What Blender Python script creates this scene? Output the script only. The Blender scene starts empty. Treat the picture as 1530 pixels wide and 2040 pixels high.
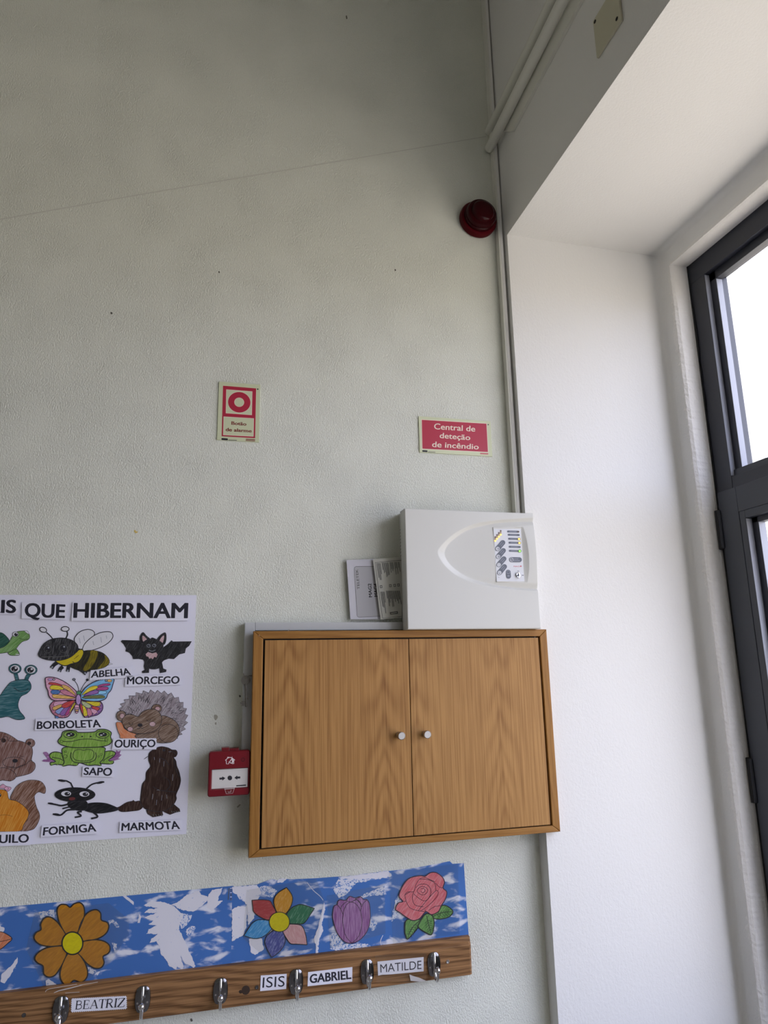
import bpy, bmesh, math, random
import numpy as np
from mathutils import Vector, Matrix
from mathutils.geometry import tessellate_polygon

random.seed(7)
S = bpy.context.scene
COL = S.collection

# ---------------------------------------------------------------- camera
F_PX, YAW, PITCH, ROLL = 1372.665, 0.2519106, 0.2198478, -0.0194238
CAM = Vector((0.0, -1.63, 1.55))
FW = Vector((math.sin(YAW)*math.cos(PITCH), math.cos(YAW)*math.cos(PITCH), math.sin(PITCH)))
_r0 = Vector((math.cos(YAW), -math.sin(YAW), 0.0))
_u0 = _r0.cross(FW)
RT = math.cos(ROLL)*_r0 + math.sin(ROLL)*_u0
UP = RT.cross(FW)
cd = bpy.data.cameras.new('camera')
cam = bpy.data.objects.new('camera', cd)
COL.objects.link(cam)
cd.sensor_fit = 'VERTICAL'
cd.sensor_height = 36.0
cd.sensor_width = 27.0
cd.lens = F_PX/2040.0*36.0
cd.clip_start = 0.02
cam.matrix_world = Matrix(((RT.x, UP.x, -FW.x, CAM.x), (RT.y, UP.y, -FW.y, CAM.y), (RT.z, UP.z, -FW.z, CAM.z), (0, 0, 0, 1)))
S.camera = cam

# ---------------------------------------------------------------- sky, daylight, exposure
w = bpy.data.worlds.new('sky')
S.world = w
w.use_nodes = True
wn, wl = w.node_tree.nodes, w.node_tree.links
wn.clear()
wo = wn.new('ShaderNodeOutputWorld')
wb = wn.new('ShaderNodeBackground')
wt = wn.new('ShaderNodeTexCoord')
wsx = wn.new('ShaderNodeSeparateXYZ')
wr = wn.new('ShaderNodeValToRGB')
wm = wn.new('ShaderNodeMapRange')
wl.new(wt.outputs['Generated'], wsx.inputs[0])
wl.new(wsx.outputs['Z'], wm.inputs['Value'])
wm.inputs['From Min'].default_value = -1
wm.inputs['From Max'].default_value = 1
wl.new(wm.outputs[0], wr.inputs[0])
SKY_STRENGTH = 10.0
cr = wr.color_ramp                       # courtyard below the horizon, overcast sky above
cr.elements[0].position = 0.47
cr.elements[0].color = (0.60, 0.545, 0.49, 1)
cr.elements[1].position = 0.53
cr.elements[1].color = (0.79, 0.835, 1.07, 1)
e = cr.elements.new(1.0)
e.color = (0.85, 0.885, 1.11, 1)
wl.new(wr.outputs[0], wb.inputs[0])
wb.inputs[1].default_value = SKY_STRENGTH
wl.new(wb.outputs[0], wo.inputs[0])

ROOM_X0, ROOM_Y0, CEIL = -4.2, -5.5, 3.95
XR, ZL, X1, ZH, X2 = 0.785, 2.735, 1.265, 2.668, 1.318
YJ, YF = -0.04, -0.102                   # jamb face and inner rebate face
Y_END = -2.6                             # far end of the opening, behind the viewer
ld = bpy.data.lights.new('daylight_portal', 'AREA')
ld.shape = 'RECTANGLE'
ld.size = 2.7
ld.size_y = abs(Y_END)+0.1
ld.cycles.is_portal = True
lo = bpy.data.objects.new('daylight_portal', ld)
COL.objects.link(lo)
lo.location = (1.47, (Y_END-0.05)/2, 1.35)
lo.rotation_euler = (0, math.pi/2, 0)    # faces into the room

W2A, W2B = -3.3, -4.6                    # unseen second window behind the viewer, added to light the back wall
ld2 = bpy.data.lights.new('daylight_portal', 'AREA')
ld2.shape = 'RECTANGLE'
ld2.size = 1.7
ld2.size_y = 1.4
ld2.cycles.is_portal = True
lo2 = bpy.data.objects.new('daylight_portal', ld2)
COL.objects.link(lo2)
lo2.location = (1.47, (W2A+W2B)/2, 1.62)
lo2.rotation_euler = (0, math.pi/2, 0)

S.view_settings.view_transform = 'Standard'
S.view_settings.look = 'None'
S.view_settings.gamma = 1
S.view_settings.exposure = -0.79
S.view_settings.use_curve_mapping = False
S.cycles.use_denoising = True
S.cycles.max_bounces = 14
S.cycles.diffuse_bounces = 8
S.cycles.transparent_max_bounces = 16
S.cycles.sample_clamp_indirect = 8

# ---------------------------------------------------------------- measuring helpers
def ray(px, py):
    return RT*(px-765.0) - UP*(py-1020.0) + FW*F_PX

def on_wall(px, py, d=0.0):
    """point where the sight line of a measured image point meets the plane d in front of the back wall"""
    v = ray(px, py)
    t = (-d-CAM.y)/v.y
    return CAM + v*t

def on_side(px, py, x=XR):
    v = ray(px, py)
    t = (x-CAM.x)/v.x
    return CAM + v*t

# ---------------------------------------------------------------- materials
def lin(c):
    if isinstance(c, str):
        c = tuple(int(c[i:i+2], 16)/255 for i in (0, 2, 4))
        c = tuple(x/12.92 if x <= 0.04045 else ((x+0.055)/1.055)**2.4 for x in c)
    return (c[0], c[1], c[2], 1.0)

def new_mat(name):
    m = bpy.data.materials.new(name)
    m.use_nodes = True
    nt = m.node_tree
    b = nt.nodes['Principled BSDF']
    return m, nt, b

def N(nt, t, **kw):
    n = nt.nodes.new(t)
    for k, v in kw.items():
        if k in n.inputs.keys() if hasattr(n.inputs, 'keys') else False:
            n.inputs[k].default_value = v
        else:
            setattr(n, k, v)
    return n

def plain(name, col, rough=0.5, metal=0.0, spec=None, bump=0.0, bscale=400.0, coat=0.0):
    m, nt, b = new_mat(name)
    b.inputs['Base Color'].default_value = lin(col)
    b.inputs['Roughness'].default_value = rough
    b.inputs['Metallic'].default_value = metal
    if spec is not None:
        b.inputs['Specular IOR Level'].default_value = spec
    if coat:
        b.inputs['Coat Weight'].default_value = coat
    if bump:
        tc = N(nt, 'ShaderNodeTexCoord')
        no = N(nt, 'ShaderNodeTexNoise')
        no.inputs['Scale'].default_value = bscale
        no.inputs['Detail'].default_value = 3
        bp = N(nt, 'ShaderNodeBump')
        bp.inputs['Strength'].default_value = bump
        bp.inputs['Distance'].default_value = 0.001
        nt.links.new(tc.outputs['Object'], no.inputs['Vector'])
        nt.links.new(no.outputs['Fac'], bp.inputs['Height'])
        nt.links.new(bp.outputs[0], b.inputs['Normal'])
    return m

def paint(name, col, col2, strength=0.5, scale=210.0, dist=0.0022):
    """matt wall paint with roller stipple and faint large blotches"""
    m, nt, b = new_mat(name)
    L = nt.links
    tc = N(nt, 'ShaderNodeTexCoord')
    mp = N(nt, 'ShaderNodeMapping')
    mp.inputs['Scale'].default_value = (1.0, 1.0, 0.62)
    mp.inputs['Rotation'].default_value = (0, 0.35, 0)
    L.new(tc.outputs['Object'], mp.inputs[0])
    n1 = N(nt, 'ShaderNodeTexNoise')
    n1.inputs['Scale'].default_value = scale
    n1.inputs['Detail'].default_value = 4
    n1.inputs['Roughness'].default_value = 0.55
    n1.inputs['Distortion'].default_value = 0.6
    L.new(mp.outputs[0], n1.inputs['Vector'])
    r1 = N(nt, 'ShaderNodeMapRange')
    r1.inputs['From Min'].default_value = 0.36
    r1.inputs['From Max'].default_value = 0.64
    L.new(n1.outputs['Fac'], r1.inputs['Value'])
    n3 = N(nt, 'ShaderNodeTexNoise')
    n3.inputs['Scale'].default_value = 9.0
    n3.inputs['Detail'].default_value = 2
    L.new(tc.outputs['Object'], n3.inputs['Vector'])
    ms = N(nt, 'ShaderNodeMapRange')
    ms.inputs['From Min'].default_value = 0.3
    ms.inputs['From Max'].default_value = 0.7
    ms.inputs['To Min'].default_value = 0.6*strength
    ms.inputs['To Max'].default_value = strength
    L.new(n3.outputs['Fac'], ms.inputs['Value'])
    bp = N(nt, 'ShaderNodeBump')
    bp.inputs['Distance'].default_value = dist
    L.new(ms.outputs[0], bp.inputs['Strength'])
    L.new(r1.outputs[0], bp.inputs['Height'])
    L.new(bp.outputs[0], b.inputs['Normal'])
    n2 = N(nt, 'ShaderNodeTexNoise')
    n2.inputs['Scale'].default_value = 2.2
    n2.inputs['Detail'].default_value = 4
    L.new(tc.outputs['Object'], n2.inputs['Vector'])
    mx = N(nt, 'ShaderNodeMix', data_type='RGBA')
    mx.inputs[6].default_value = lin(col)
    mx.inputs[7].default_value = lin(col2)
    L.new(n2.outputs['Fac'], mx.inputs[0])
    L.new(mx.outputs[2], b.inputs['Base Color'])
    b.inputs['Roughness'].default_value = 0.72
    b.inputs['Specular IOR Level'].default_value = 0.25
    return m

def pencil(name, col, col2, angle=60, across=700.0, along=55.0, lo_=0.40, hi_=0.66, rough=0.65):
    """colour-pencil or felt-pen hatching: col with streaks of col2"""
    m, nt, b = new_mat(name)
    L = nt.links
    tc = N(nt, 'ShaderNodeTexCoord')
    mp = N(nt, 'ShaderNodeMapping', vector_type='TEXTURE')
    mp.inputs['Rotation'].default_value = (0, math.radians(-angle), 0)
    mp.inputs['Scale'].default_value = (1/along, 1/across, 1/across)
    L.new(tc.outputs['Object'], mp.inputs[0])
    no = N(nt, 'ShaderNodeTexNoise')
    no.inputs['Scale'].default_value = 1.0
    no.inputs['Detail'].default_value = 3.0
    no.inputs['Distortion'].default_value = 0.4
    L.new(mp.outputs[0], no.inputs['Vector'])
    mr = N(nt, 'ShaderNodeMapRange')
    mr.inputs['From Min'].default_value = lo_
    mr.inputs['From Max'].default_value = hi_
    L.new(no.outputs['Fac'], mr.inputs['Value'])
    mx = N(nt, 'ShaderNodeMix', data_type='RGBA')
    mx.inputs[6].default_value = lin(col)
    mx.inputs[7].default_value = lin(col2)
    L.new(mr.outputs[0], mx.inputs[0])
    L.new(mx.outputs[2], b.inputs['Base Color'])
    b.inputs['Roughness'].default_value = rough
    b.inputs['Specular IOR Level'].default_value = 0.25
    return m

def wood(name, base, dark, axis='z', arches=(), slope=0.30, ring=95.0, fine=900.0, rough=0.42, ring_amt=0.55, wobble=0.05):
    """oak or pine: flat-sawn arches around given centres plus fine pores along the grain"""
    m, nt, b = new_mat(name)
    L = nt.links
    tc = N(nt, 'ShaderNodeTexCoord')
    sx = N(nt, 'ShaderNodeSeparateXYZ')
    L.new(tc.outputs['Object'], sx.inputs[0])
    ca, cg = (sx.outputs['X'], sx.outputs['Z']) if axis == 'z' else (sx.outputs['Z'], sx.outputs['X'])
    def math_(op, a, b_=None, c=None):
        n = N(nt, 'ShaderNodeMath', operation=op)
        for i, v in enumerate((a, b_, c)):
            if v is None:
                continue
            if isinstance(v, (int, float)):
                n.inputs[i].default_value = v
            else:
                L.new(v, n.inputs[i])
        return n.outputs[0]
    mp = N(nt, 'ShaderNodeMapping')
    mp.inputs['Scale'].default_value = (20, 20, 3.2) if axis == 'z' else (3, 22, 22)
    L.new(tc.outputs['Object'], mp.inputs[0])
    wob = N(nt, 'ShaderNodeTexNoise')
    wob.inputs['Scale'].default_value = 1.0
    wob.inputs['Detail'].default_value = 3
    L.new(mp.outputs[0], wob.inputs['Vector'])
    wv = math_('MULTIPLY', math_('SUBTRACT', wob.outputs['Fac'], 0.5), wobble)
    dist = None
    for c in arches:
        t = math_('SUBTRACT', ca, c)
        t = math_('SQRT', math_('ADD', math_('MULTIPLY', t, t), 0.00003))
        dist = t if dist is None else math_('MINIMUM', dist, t)
    if dist is None:
        dist = ca
    tilt = math_('MULTIPLY', cg, slope*0.22)
    if arches:                            # arches only near their centres, straight grain between them
        near = math_('POWER', 2.718, math_('MULTIPLY', math_('MULTIPLY', dist, dist), -420.0))
        tilt = math_('MULTIPLY', tilt, math_('MULTIPLY_ADD', near, 0.92, 0.08))
    val = math_('ADD', math_('ADD', dist, tilt), wv)
    rings = math_('SINE', math_('MULTIPLY', val, ring*2*math.pi))
    rings = math_('MULTIPLY_ADD', rings, 0.5, 0.5)
    rings = math_('POWER', rings, 1.6)
    mp2 = N(nt, 'ShaderNodeMapping')
    mp2.inputs['Scale'].default_value = (fine, fine, fine*0.016) if axis == 'z' else (fine*0.016, fine, fine)
    L.new(tc.outputs['Object'], mp2.inputs[0])
    n2 = N(nt, 'ShaderNodeTexNoise')
    n2.inputs['Scale'].default_value = 1.0
    n2.inputs['Detail'].default_value = 3
    L.new(mp2.outputs[0], n2.inputs['Vector'])
    pores = N(nt, 'ShaderNodeMapRange')
    pores.inputs['From Min'].default_value = 0.40
    pores.inputs['From Max'].default_value = 0.66
    L.new(n2.outputs['Fac'], pores.inputs['Value'])
    if arches:
        rings = math_('MULTIPLY', rings, math_('MULTIPLY_ADD', near, 0.7, 0.3))
    fac = math_('ADD', math_('MULTIPLY', rings, ring_amt), math_('MULTIPLY', pores.outputs[0], 0.55))
    n3 = N(nt, 'ShaderNodeTexNoise')
    n3.inputs['Scale'].default_value = 7
    L.new(tc.outputs['Object'], n3.inputs['Vector'])
    fac = math_('ADD', fac, math_('MULTIPLY', math_('SUBTRACT', n3.outputs['Fac'], 0.5), 0.35))
    mx = N(nt, 'ShaderNodeMix', data_type='RGBA')
    mx.inputs[6].default_value = lin(base)
    mx.inputs[7].default_value = lin(dark)
    L.new(fac, mx.inputs[0])
    L.new(mx.outputs[2], b.inputs['Base Color'])
    b.inputs['Roughness'].default_value = rough
    b.inputs['Specular IOR Level'].default_value = 0.22
    bp = N(nt, 'ShaderNodeBump')
    bp.inputs['Strength'].default_value = 0.15
    bp.inputs['Distance'].default_value = 0.0006
    bp.invert = True
    L.new(pores.outputs[0], bp.inputs['Height'])
    L.new(bp.outputs[0], b.inputs['Normal'])
    return m

def cloudy(name):
    """printed paper of blue sky with small stretched clouds"""
    m, nt, b = new_mat(name)
    L = nt.links
    tc = N(nt, 'ShaderNodeTexCoord')
    mp = N(nt, 'ShaderNodeMapping')
    mp.inputs['Scale'].default_value = (19, 19, 46)
    L.new(tc.outputs['Object'], mp.inputs[0])
    n1 = N(nt, 'ShaderNodeTexNoise')
    n1.inputs['Scale'].default_value = 1.0
    n1.inputs['Detail'].default_value = 5
    n1.inputs['Roughness'].default_value = 0.46
    n1.inputs['Distortion'].default_value = 0.35
    L.new(mp.outputs[0], n1.inputs['Vector'])
    mr = N(nt, 'ShaderNodeMapRange', interpolation_type='SMOOTHSTEP')
    mr.inputs['From Min'].default_value = 0.53
    mr.inputs['From Max'].default_value = 0.67
    L.new(n1.outputs['Fac'], mr.inputs['Value'])
    n2 = N(nt, 'ShaderNodeTexNoise')
    n2.inputs['Scale'].default_value = 5.0
    L.new(tc.outputs['Object'], n2.inputs['Vector'])
    bl = N(nt, 'ShaderNodeMix', data_type='RGBA')
    bl.inputs[6].default_value = lin((0.050, 0.135, 0.38))
    bl.inputs[7].default_value = lin((0.070, 0.195, 0.53))
    L.new(n2.outputs['Fac'], bl.inputs[0])
    mx = N(nt, 'ShaderNodeMix', data_type='RGBA')
    L.new(mr.outputs[0], mx.inputs[0])
    L.new(bl.outputs[2], mx.inputs[6])
    mx.inputs[7].default_value = lin((0.72, 0.74, 0.82))
    L.new(mx.outputs[2], b.inputs['Base Color'])
    b.inputs['Roughness'].default_value = 0.45
    b.inputs['Specular IOR Level'].default_value = 0.2
    return m

def torn(name, white, other, thr=0.64):
    """bared paper where the print was torn away, with leftover flecks"""
    m, nt, b = new_mat(name)
    L = nt.links
    tc = N(nt, 'ShaderNodeTexCoord')
    n1 = N(nt, 'ShaderNodeTexNoise')
    n1.inputs['Scale'].default_value = 230
    n1.inputs['Detail'].default_value = 4
    n1.inputs['Distortion'].default_value = 0.8
    L.new(tc.outputs['Object'], n1.inputs['Vector'])
    mr = N(nt, 'ShaderNodeMapRange')
    mr.inputs['From Min'].default_value = thr
    mr.inputs['From Max'].default_value = thr+0.03
    L.new(n1.outputs['Fac'], mr.inputs['Value'])
    mx = N(nt, 'ShaderNodeMix', data_type='RGBA')
    L.new(mr.outputs[0], mx.inputs[0])
    mx.inputs[6].default_value = lin(white)
    mx.inputs[7].default_value = lin(other)
    L.new(mx.outputs[2], b.inputs['Base Color'])
    b.inputs['Roughness'].default_value = 0.8
    return m

def glow(name, col, strength):
    m, nt, b = new_mat(name)
    b.inputs['Base Color'].default_value = lin(col)
    b.inputs['Emission Color'].default_value = lin(col)
    b.inputs['Emission Strength'].default_value = strength
    return m

def clear(name, gloss=0.12, tint=(1, 1, 1), rough=0.05):
    m = bpy.data.materials.new(name)
    m.use_nodes = True
    nt = m.node_tree
    nt.nodes.clear()
    o = nt.nodes.new('ShaderNodeOutputMaterial')
    t = nt.nodes.new('ShaderNodeBsdfTransparent')
    t.inputs[0].default_value = (*tint, 1)
    g = nt.nodes.new('ShaderNodeBsdfGlossy')
    g.inputs['Roughness'].default_value = rough
    x = nt.nodes.new('ShaderNodeMixShader')
    x.inputs[0].default_value = gloss
    nt.links.new(t.outputs[0], x.inputs[1])
    nt.links.new(g.outputs[0], x.inputs[2])
    nt.links.new(x.outputs[0], o.inputs[0])
    return m

M = {}
M['wall'] = paint('wall_paint', (0.762, 0.781, 0.700), (0.722, 0.741, 0.660), 0.75, 340.0, 0.0020)
M['jamb'] = paint('jamb_paint', (0.78, 0.78, 0.765), (0.745, 0.745, 0.725), 0.22, 190, 0.0015)
M['plaster'] = paint('fresh_plaster', (0.82, 0.81, 0.79), (0.76, 0.75, 0.72), 0.5, 90, 0.003)
M['far_wall'] = plain('far_wall_paint', (0.62, 0.62, 0.57), 0.9)
M['ceiling'] = plain('ceiling_paint', (0.78, 0.77, 0.71), 0.9)
M['floor'] = plain('floor_vinyl', (0.34, 0.31, 0.27), 0.5)
M['pvc'] = plain('white_pvc', (0.80, 0.80, 0.78), 0.4)
M['pvc_grey'] = plain('grey_pvc', (0.50, 0.515, 0.515), 0.4)
M['pvc_painted'] = plain('painted_pvc', (0.72, 0.72, 0.66), 0.5)
M['ivory'] = plain('ivory_plastic', (0.55, 0.53, 0.40), 0.45)
M['abs'] = plain('white_abs_plastic', (0.60, 0.605, 0.575), 0.38)
M['abs_dark'] = plain('vent_slot', (0.16, 0.16, 0.15), 0.6)
M['red_plastic'] = plain('red_plastic', (0.155, 0.006, 0.012), 0.34, spec=0.3)
M['red_dark'] = plain('dark_red_plastic', (0.16, 0.006, 0.010), 0.3)
M['siren_red'] = plain('siren_red', (0.070, 0.002, 0.005), 0.4, spec=0.10)
M['siren_dome'] = plain('siren_dome_red', (0.030, 0.0015, 0.003), 0.2, spec=0.15)
M['sign_pale'] = plain('pale_green_sign_plastic', (0.60, 0.64, 0.43), 0.4)
M['sign_red'] = plain('sign_red_print', (0.42, 0.018, 0.050), 0.4)
M['sign_pink'] = plain('sign_pale_lettering', (0.80, 0.70, 0.58), 0.4)
M['black'] = plain('black_ink', (0.012, 0.012, 0.018), 0.55)
M['navy_ink'] = plain('black_label_ink', (0.010, 0.010, 0.022), 0.5)
M['dark'] = plain('dark_gap', (0.010, 0.009, 0.008), 0.9)
M['anthracite'] = plain('anthracite_aluminium', (0.020, 0.023, 0.034), 0.42, bump=0.1, bscale=1500)
M['anthracite2'] = plain('anthracite_sash', (0.032, 0.037, 0.050), 0.40, bump=0.1, bscale=1500)
M['bead'] = plain('lit_step_and_print_grey', (0.30, 0.32, 0.38), 0.35)  # paler than the frame: skylight on its steps; also seals and print
M['sealant'] = plain('black_sealant', (0.012, 0.012, 0.013), 0.7)
M['glass'] = clear('window_glass', 0.05)
M['tape'] = clear('clear_tape', 0.10, (0.97, 0.97, 0.95), 0.12)
M['steel'] = plain('brushed_steel', (0.42, 0.41, 0.40), 0.38, 1.0)
M['chrome'] = plain('chrome', (0.62, 0.62, 0.64), 0.10, 1.0)
M['chrome_dark'] = plain('dark_chrome', (0.20, 0.20, 0.215), 0.18, 1.0)
M['key_steel'] = plain('worn_key_steel', (0.125, 0.115, 0.095), 0.4, 0.35)
M['paper'] = plain('white_paper', (0.76, 0.76, 0.86), 0.75)
M['paper_tag'] = plain('tag_paper', (0.78, 0.78, 0.86), 0.7)
M['paper_strip'] = plain('word_strip_paper', (0.78, 0.78, 0.88), 0.7)
M['manual'] = plain('booklet_paper', (0.58, 0.58, 0.63), 0.6)
M['manual2'] = plain('booklet_panel_grey', (0.44, 0.44, 0.46), 0.6)
M['sheet'] = plain('instruction_sheet_paper', (0.55, 0.55, 0.49), 0.6)
M['ink_grey'] = plain('grey_ink', (0.10, 0.10, 0.095), 0.6)
M['slate'] = plain('slate_print', (0.105, 0.12, 0.155), 0.45)
M['plate_grey'] = plain('keypad_foil', (0.66, 0.68, 0.72), 0.35)
M['red_ink'] = plain('red_ink', (0.55, 0.12, 0.15), 0.5)
M['amber_led'] = glow('amber_light', (1.0, 0.62, 0.12), 2.2)
M['green_led'] = glow('green_light', (0.35, 0.9, 0.12), 1.6)
M['led_off'] = plain('unlit_light', (0.09, 0.045, 0.03), 0.3)
M['led_tube'] = plain('amber_lens', (0.36, 0.25, 0.12), 0.3)
M['sky'] = cloudy('sky_print_paper')
M['torn'] = torn('torn_paper', (0.70, 0.70, 0.76), (0.30, 0.40, 0.66), 0.68)
M['torn_flecked'] = torn('flecked_torn_paper', (0.66, 0.68, 0.76), (0.14, 0.26, 0.56), 0.52)
M['white'] = plain('white_drawing_paper', (0.70, 0.70, 0.75), 0.7)
M['pine'] = wood('stained_pine', (0.33, 0.175, 0.075), (0.11, 0.052, 0.020), 'x', (), 0.25, 85, 700, 0.4, 0.6)
M['oak_l'] = wood('oak_veneer', (0.54, 0.315, 0.130), (0.29, 0.145, 0.050), 'z', (0.187, 0.432, 0.312), 0.62, 60, 1000, 0.42, 0.42)
M['oak_r'] = wood('oak_veneer_warm', (0.54, 0.315, 0.130), (0.31, 0.155, 0.055), 'z', (0.527, 0.670), 0.62, 60, 1000, 0.42, 0.36)
M['oak_v'] = wood('oak_lipping_upright', (0.35, 0.172, 0.043), (0.20, 0.085, 0.016), 'z', (), 0.2, 70, 900, 0.38, 0.35)
M['oak_h'] = wood('oak_lipping_level', (0.35, 0.172, 0.043), (0.20, 0.085, 0.016), 'x', (), 0.2, 70, 900, 0.38, 0.35)
M['speck_dark'] = plain('dark_speck', (0.10, 0.095, 0.075), 0.8)
M['speck_yellow'] = plain('yellow_speck', (0.62, 0.47, 0.12), 0.8)
M['chip'] = plain('bare_plaster_chip', (0.36, 0.35, 0.28), 0.9)
M['seam'] = plain('paint_seam', (0.60, 0.60, 0.54), 0.8)
M['brown_stain'] = plain('brown_stain', (0.45, 0.38, 0.30), 0.9)

P = {}
def pc(k, c, c2, *a, **kw):
    P[k] = pencil(k+'_hatching', c, c2, *a, **kw)
pc('black_pencil', (0.014, 0.014, 0.016), (0.16, 0.16, 0.17), 80, lo_=0.45, hi_=0.75)
pc('bee_black', (0.012, 0.012, 0.012), (0.055, 0.05, 0.02), 70)
pc('bee_yellow', (0.62, 0.50, 0.02), (0.50, 0.40, 0.02), 40)
pc('bee_olive', (0.25, 0.20, 0.015), (0.05, 0.04, 0.01), 75)
pc('bat_black', (0.016, 0.016, 0.017), (0.10, 0.10, 0.11), 60, lo_=0.48, hi_=0.8)
pc('dusty_pink', (0.50, 0.30, 0.31), (0.60, 0.46, 0.48), 30)
pc('quill_grey', (0.25, 0.21, 0.23), (0.45, 0.42, 0.45), 60)
pc('hedgehog_brown', (0.14, 0.085, 0.055), (0.32, 0.24, 0.19), 30)
pc('orange_red', (0.62, 0.20, 0.08), (0.66, 0.33, 0.20), 120)
pc('frog_green', (0.17, 0.34, 0.045), (0.33, 0.50, 0.12), 80)
pc('lily_purple', (0.25, 0.08, 0.25), (0.42, 0.25, 0.44), 20)
pc('ant_black', (0.010, 0.010, 0.012), (0.07, 0.07, 0.075), 25, lo_=0.5, hi_=0.85)
pc('marmot_brown', (0.030, 0.013, 0.009), (0.13, 0.085, 0.065), 85, lo_=0.48, hi_=0.8)
pc('shell_green', (0.015, 0.075, 0.055), (0.05, 0.14, 0.11), 30)
pc('turtle_green', (0.13, 0.29, 0.07), (0.26, 0.42, 0.18), 45)
pc('slug_teal', (0.022, 0.115, 0.135), (0.16, 0.29, 0.32), 5, lo_=0.47, hi_=0.72)
pc('bear_brown', (0.165, 0.075, 0.055), (0.40, 0.29, 0.27), 75, lo_=0.40, hi_=0.72)
pc('tail_brown', (0.15, 0.065, 0.035), (0.38, 0.25, 0.20), 55)
pc('squirrel_orange', (0.58, 0.19, 0.012), (0.70, 0.34, 0.06), 70)
pc('petal_orange', (0.42, 0.175, 0.012), (0.55, 0.24, 0.018), 40, 260, 60, 0.35, 0.7, 0.35)
pc('petal_ochre', (0.56, 0.27, 0.03), (0.68, 0.42, 0.16), 70, 420, 90, 0.5, 0.75, 0.35)
pc('flower_yellow', (0.62, 0.55, 0.012), (0.55, 0.47, 0.012), 30, 250, 120, 0.35, 0.7, 0.35)
pc('petal_red', (0.38, 0.055, 0.060), (0.52, 0.15, 0.15), 5, 500, 80, 0.5, 0.8, 0.35)
pc('petal_green', (0.035, 0.165, 0.085), (0.22, 0.38, 0.27), 60, 420, 70, 0.5, 0.78, 0.35)
pc('petal_pink', (0.56, 0.30, 0.30), (0.64, 0.43, 0.43), 110, 420, 90, 0.4, 0.75, 0.35)
pc('petal_indigo', (0.065, 0.080, 0.28), (0.30, 0.33, 0.55), 60, 480, 100, 0.48, 0.74, 0.35)
pc('petal_blue', (0.035, 0.26, 0.56), (0.22, 0.46, 0.70), 45, 420, 70, 0.42, 0.75, 0.35)
pc('tulip_purple', (0.235, 0.075, 0.255), (0.44, 0.26, 0.46), 88, 700, 40)
pc('rose_pink', (0.62, 0.11, 0.14), (0.70, 0.30, 0.32), 50, 650, 45)
pc('leaf_green', (0.085, 0.24, 0.055), (0.22, 0.42, 0.15), 50)
pc('leaf_orange', (0.55, 0.17, 0.07), (0.62, 0.28, 0.17), 60)
for k, c in dict(pink=(0.62, 0.33, 0.45), lav=(0.42, 0.27, 0.52), red=(0.48, 0.05, 0.05), yel=(0.66, 0.54, 0.03), tan=(0.66, 0.40, 0.11),
                 blu=(0.07, 0.17, 0.40), ros=(0.52, 0.19, 0.27), sky=(0.17, 0.42, 0.66), mag=(0.38, 0.05, 0.20), pur=(0.24, 0.11, 0.34),
                 cya=(0.25, 0.56, 0.82), oli=(0.14, 0.17, 0.05), sag=(0.38, 0.43, 0.24), gre=(0.06, 0.25, 0.10), per=(0.24, 0.33, 0.60)).items():
    pc('wing_'+k, c, tuple(min(1, x*1.25+0.05) for x in c), 30)

# ---------------------------------------------------------------- object helpers
def tag(o, label=None, cat=None, group=None, kind=None):
    if label: o['label'] = label
    if cat: o['category'] = cat
    if group: o['group'] = group
    if kind: o['kind'] = kind
    return o

def thing(name, label, cat, loc, group=None):
    o = bpy.data.objects.new(name, None)
    COL.objects.link(o)
    o.empty_display_size = 0.02
    o.location = loc
    return tag(o, label, cat, group)

def origin_of(o):
    v = Vector((0, 0, 0))
    while o is not None:
        v += Vector(o.location)
        o = o.parent
    return v

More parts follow.
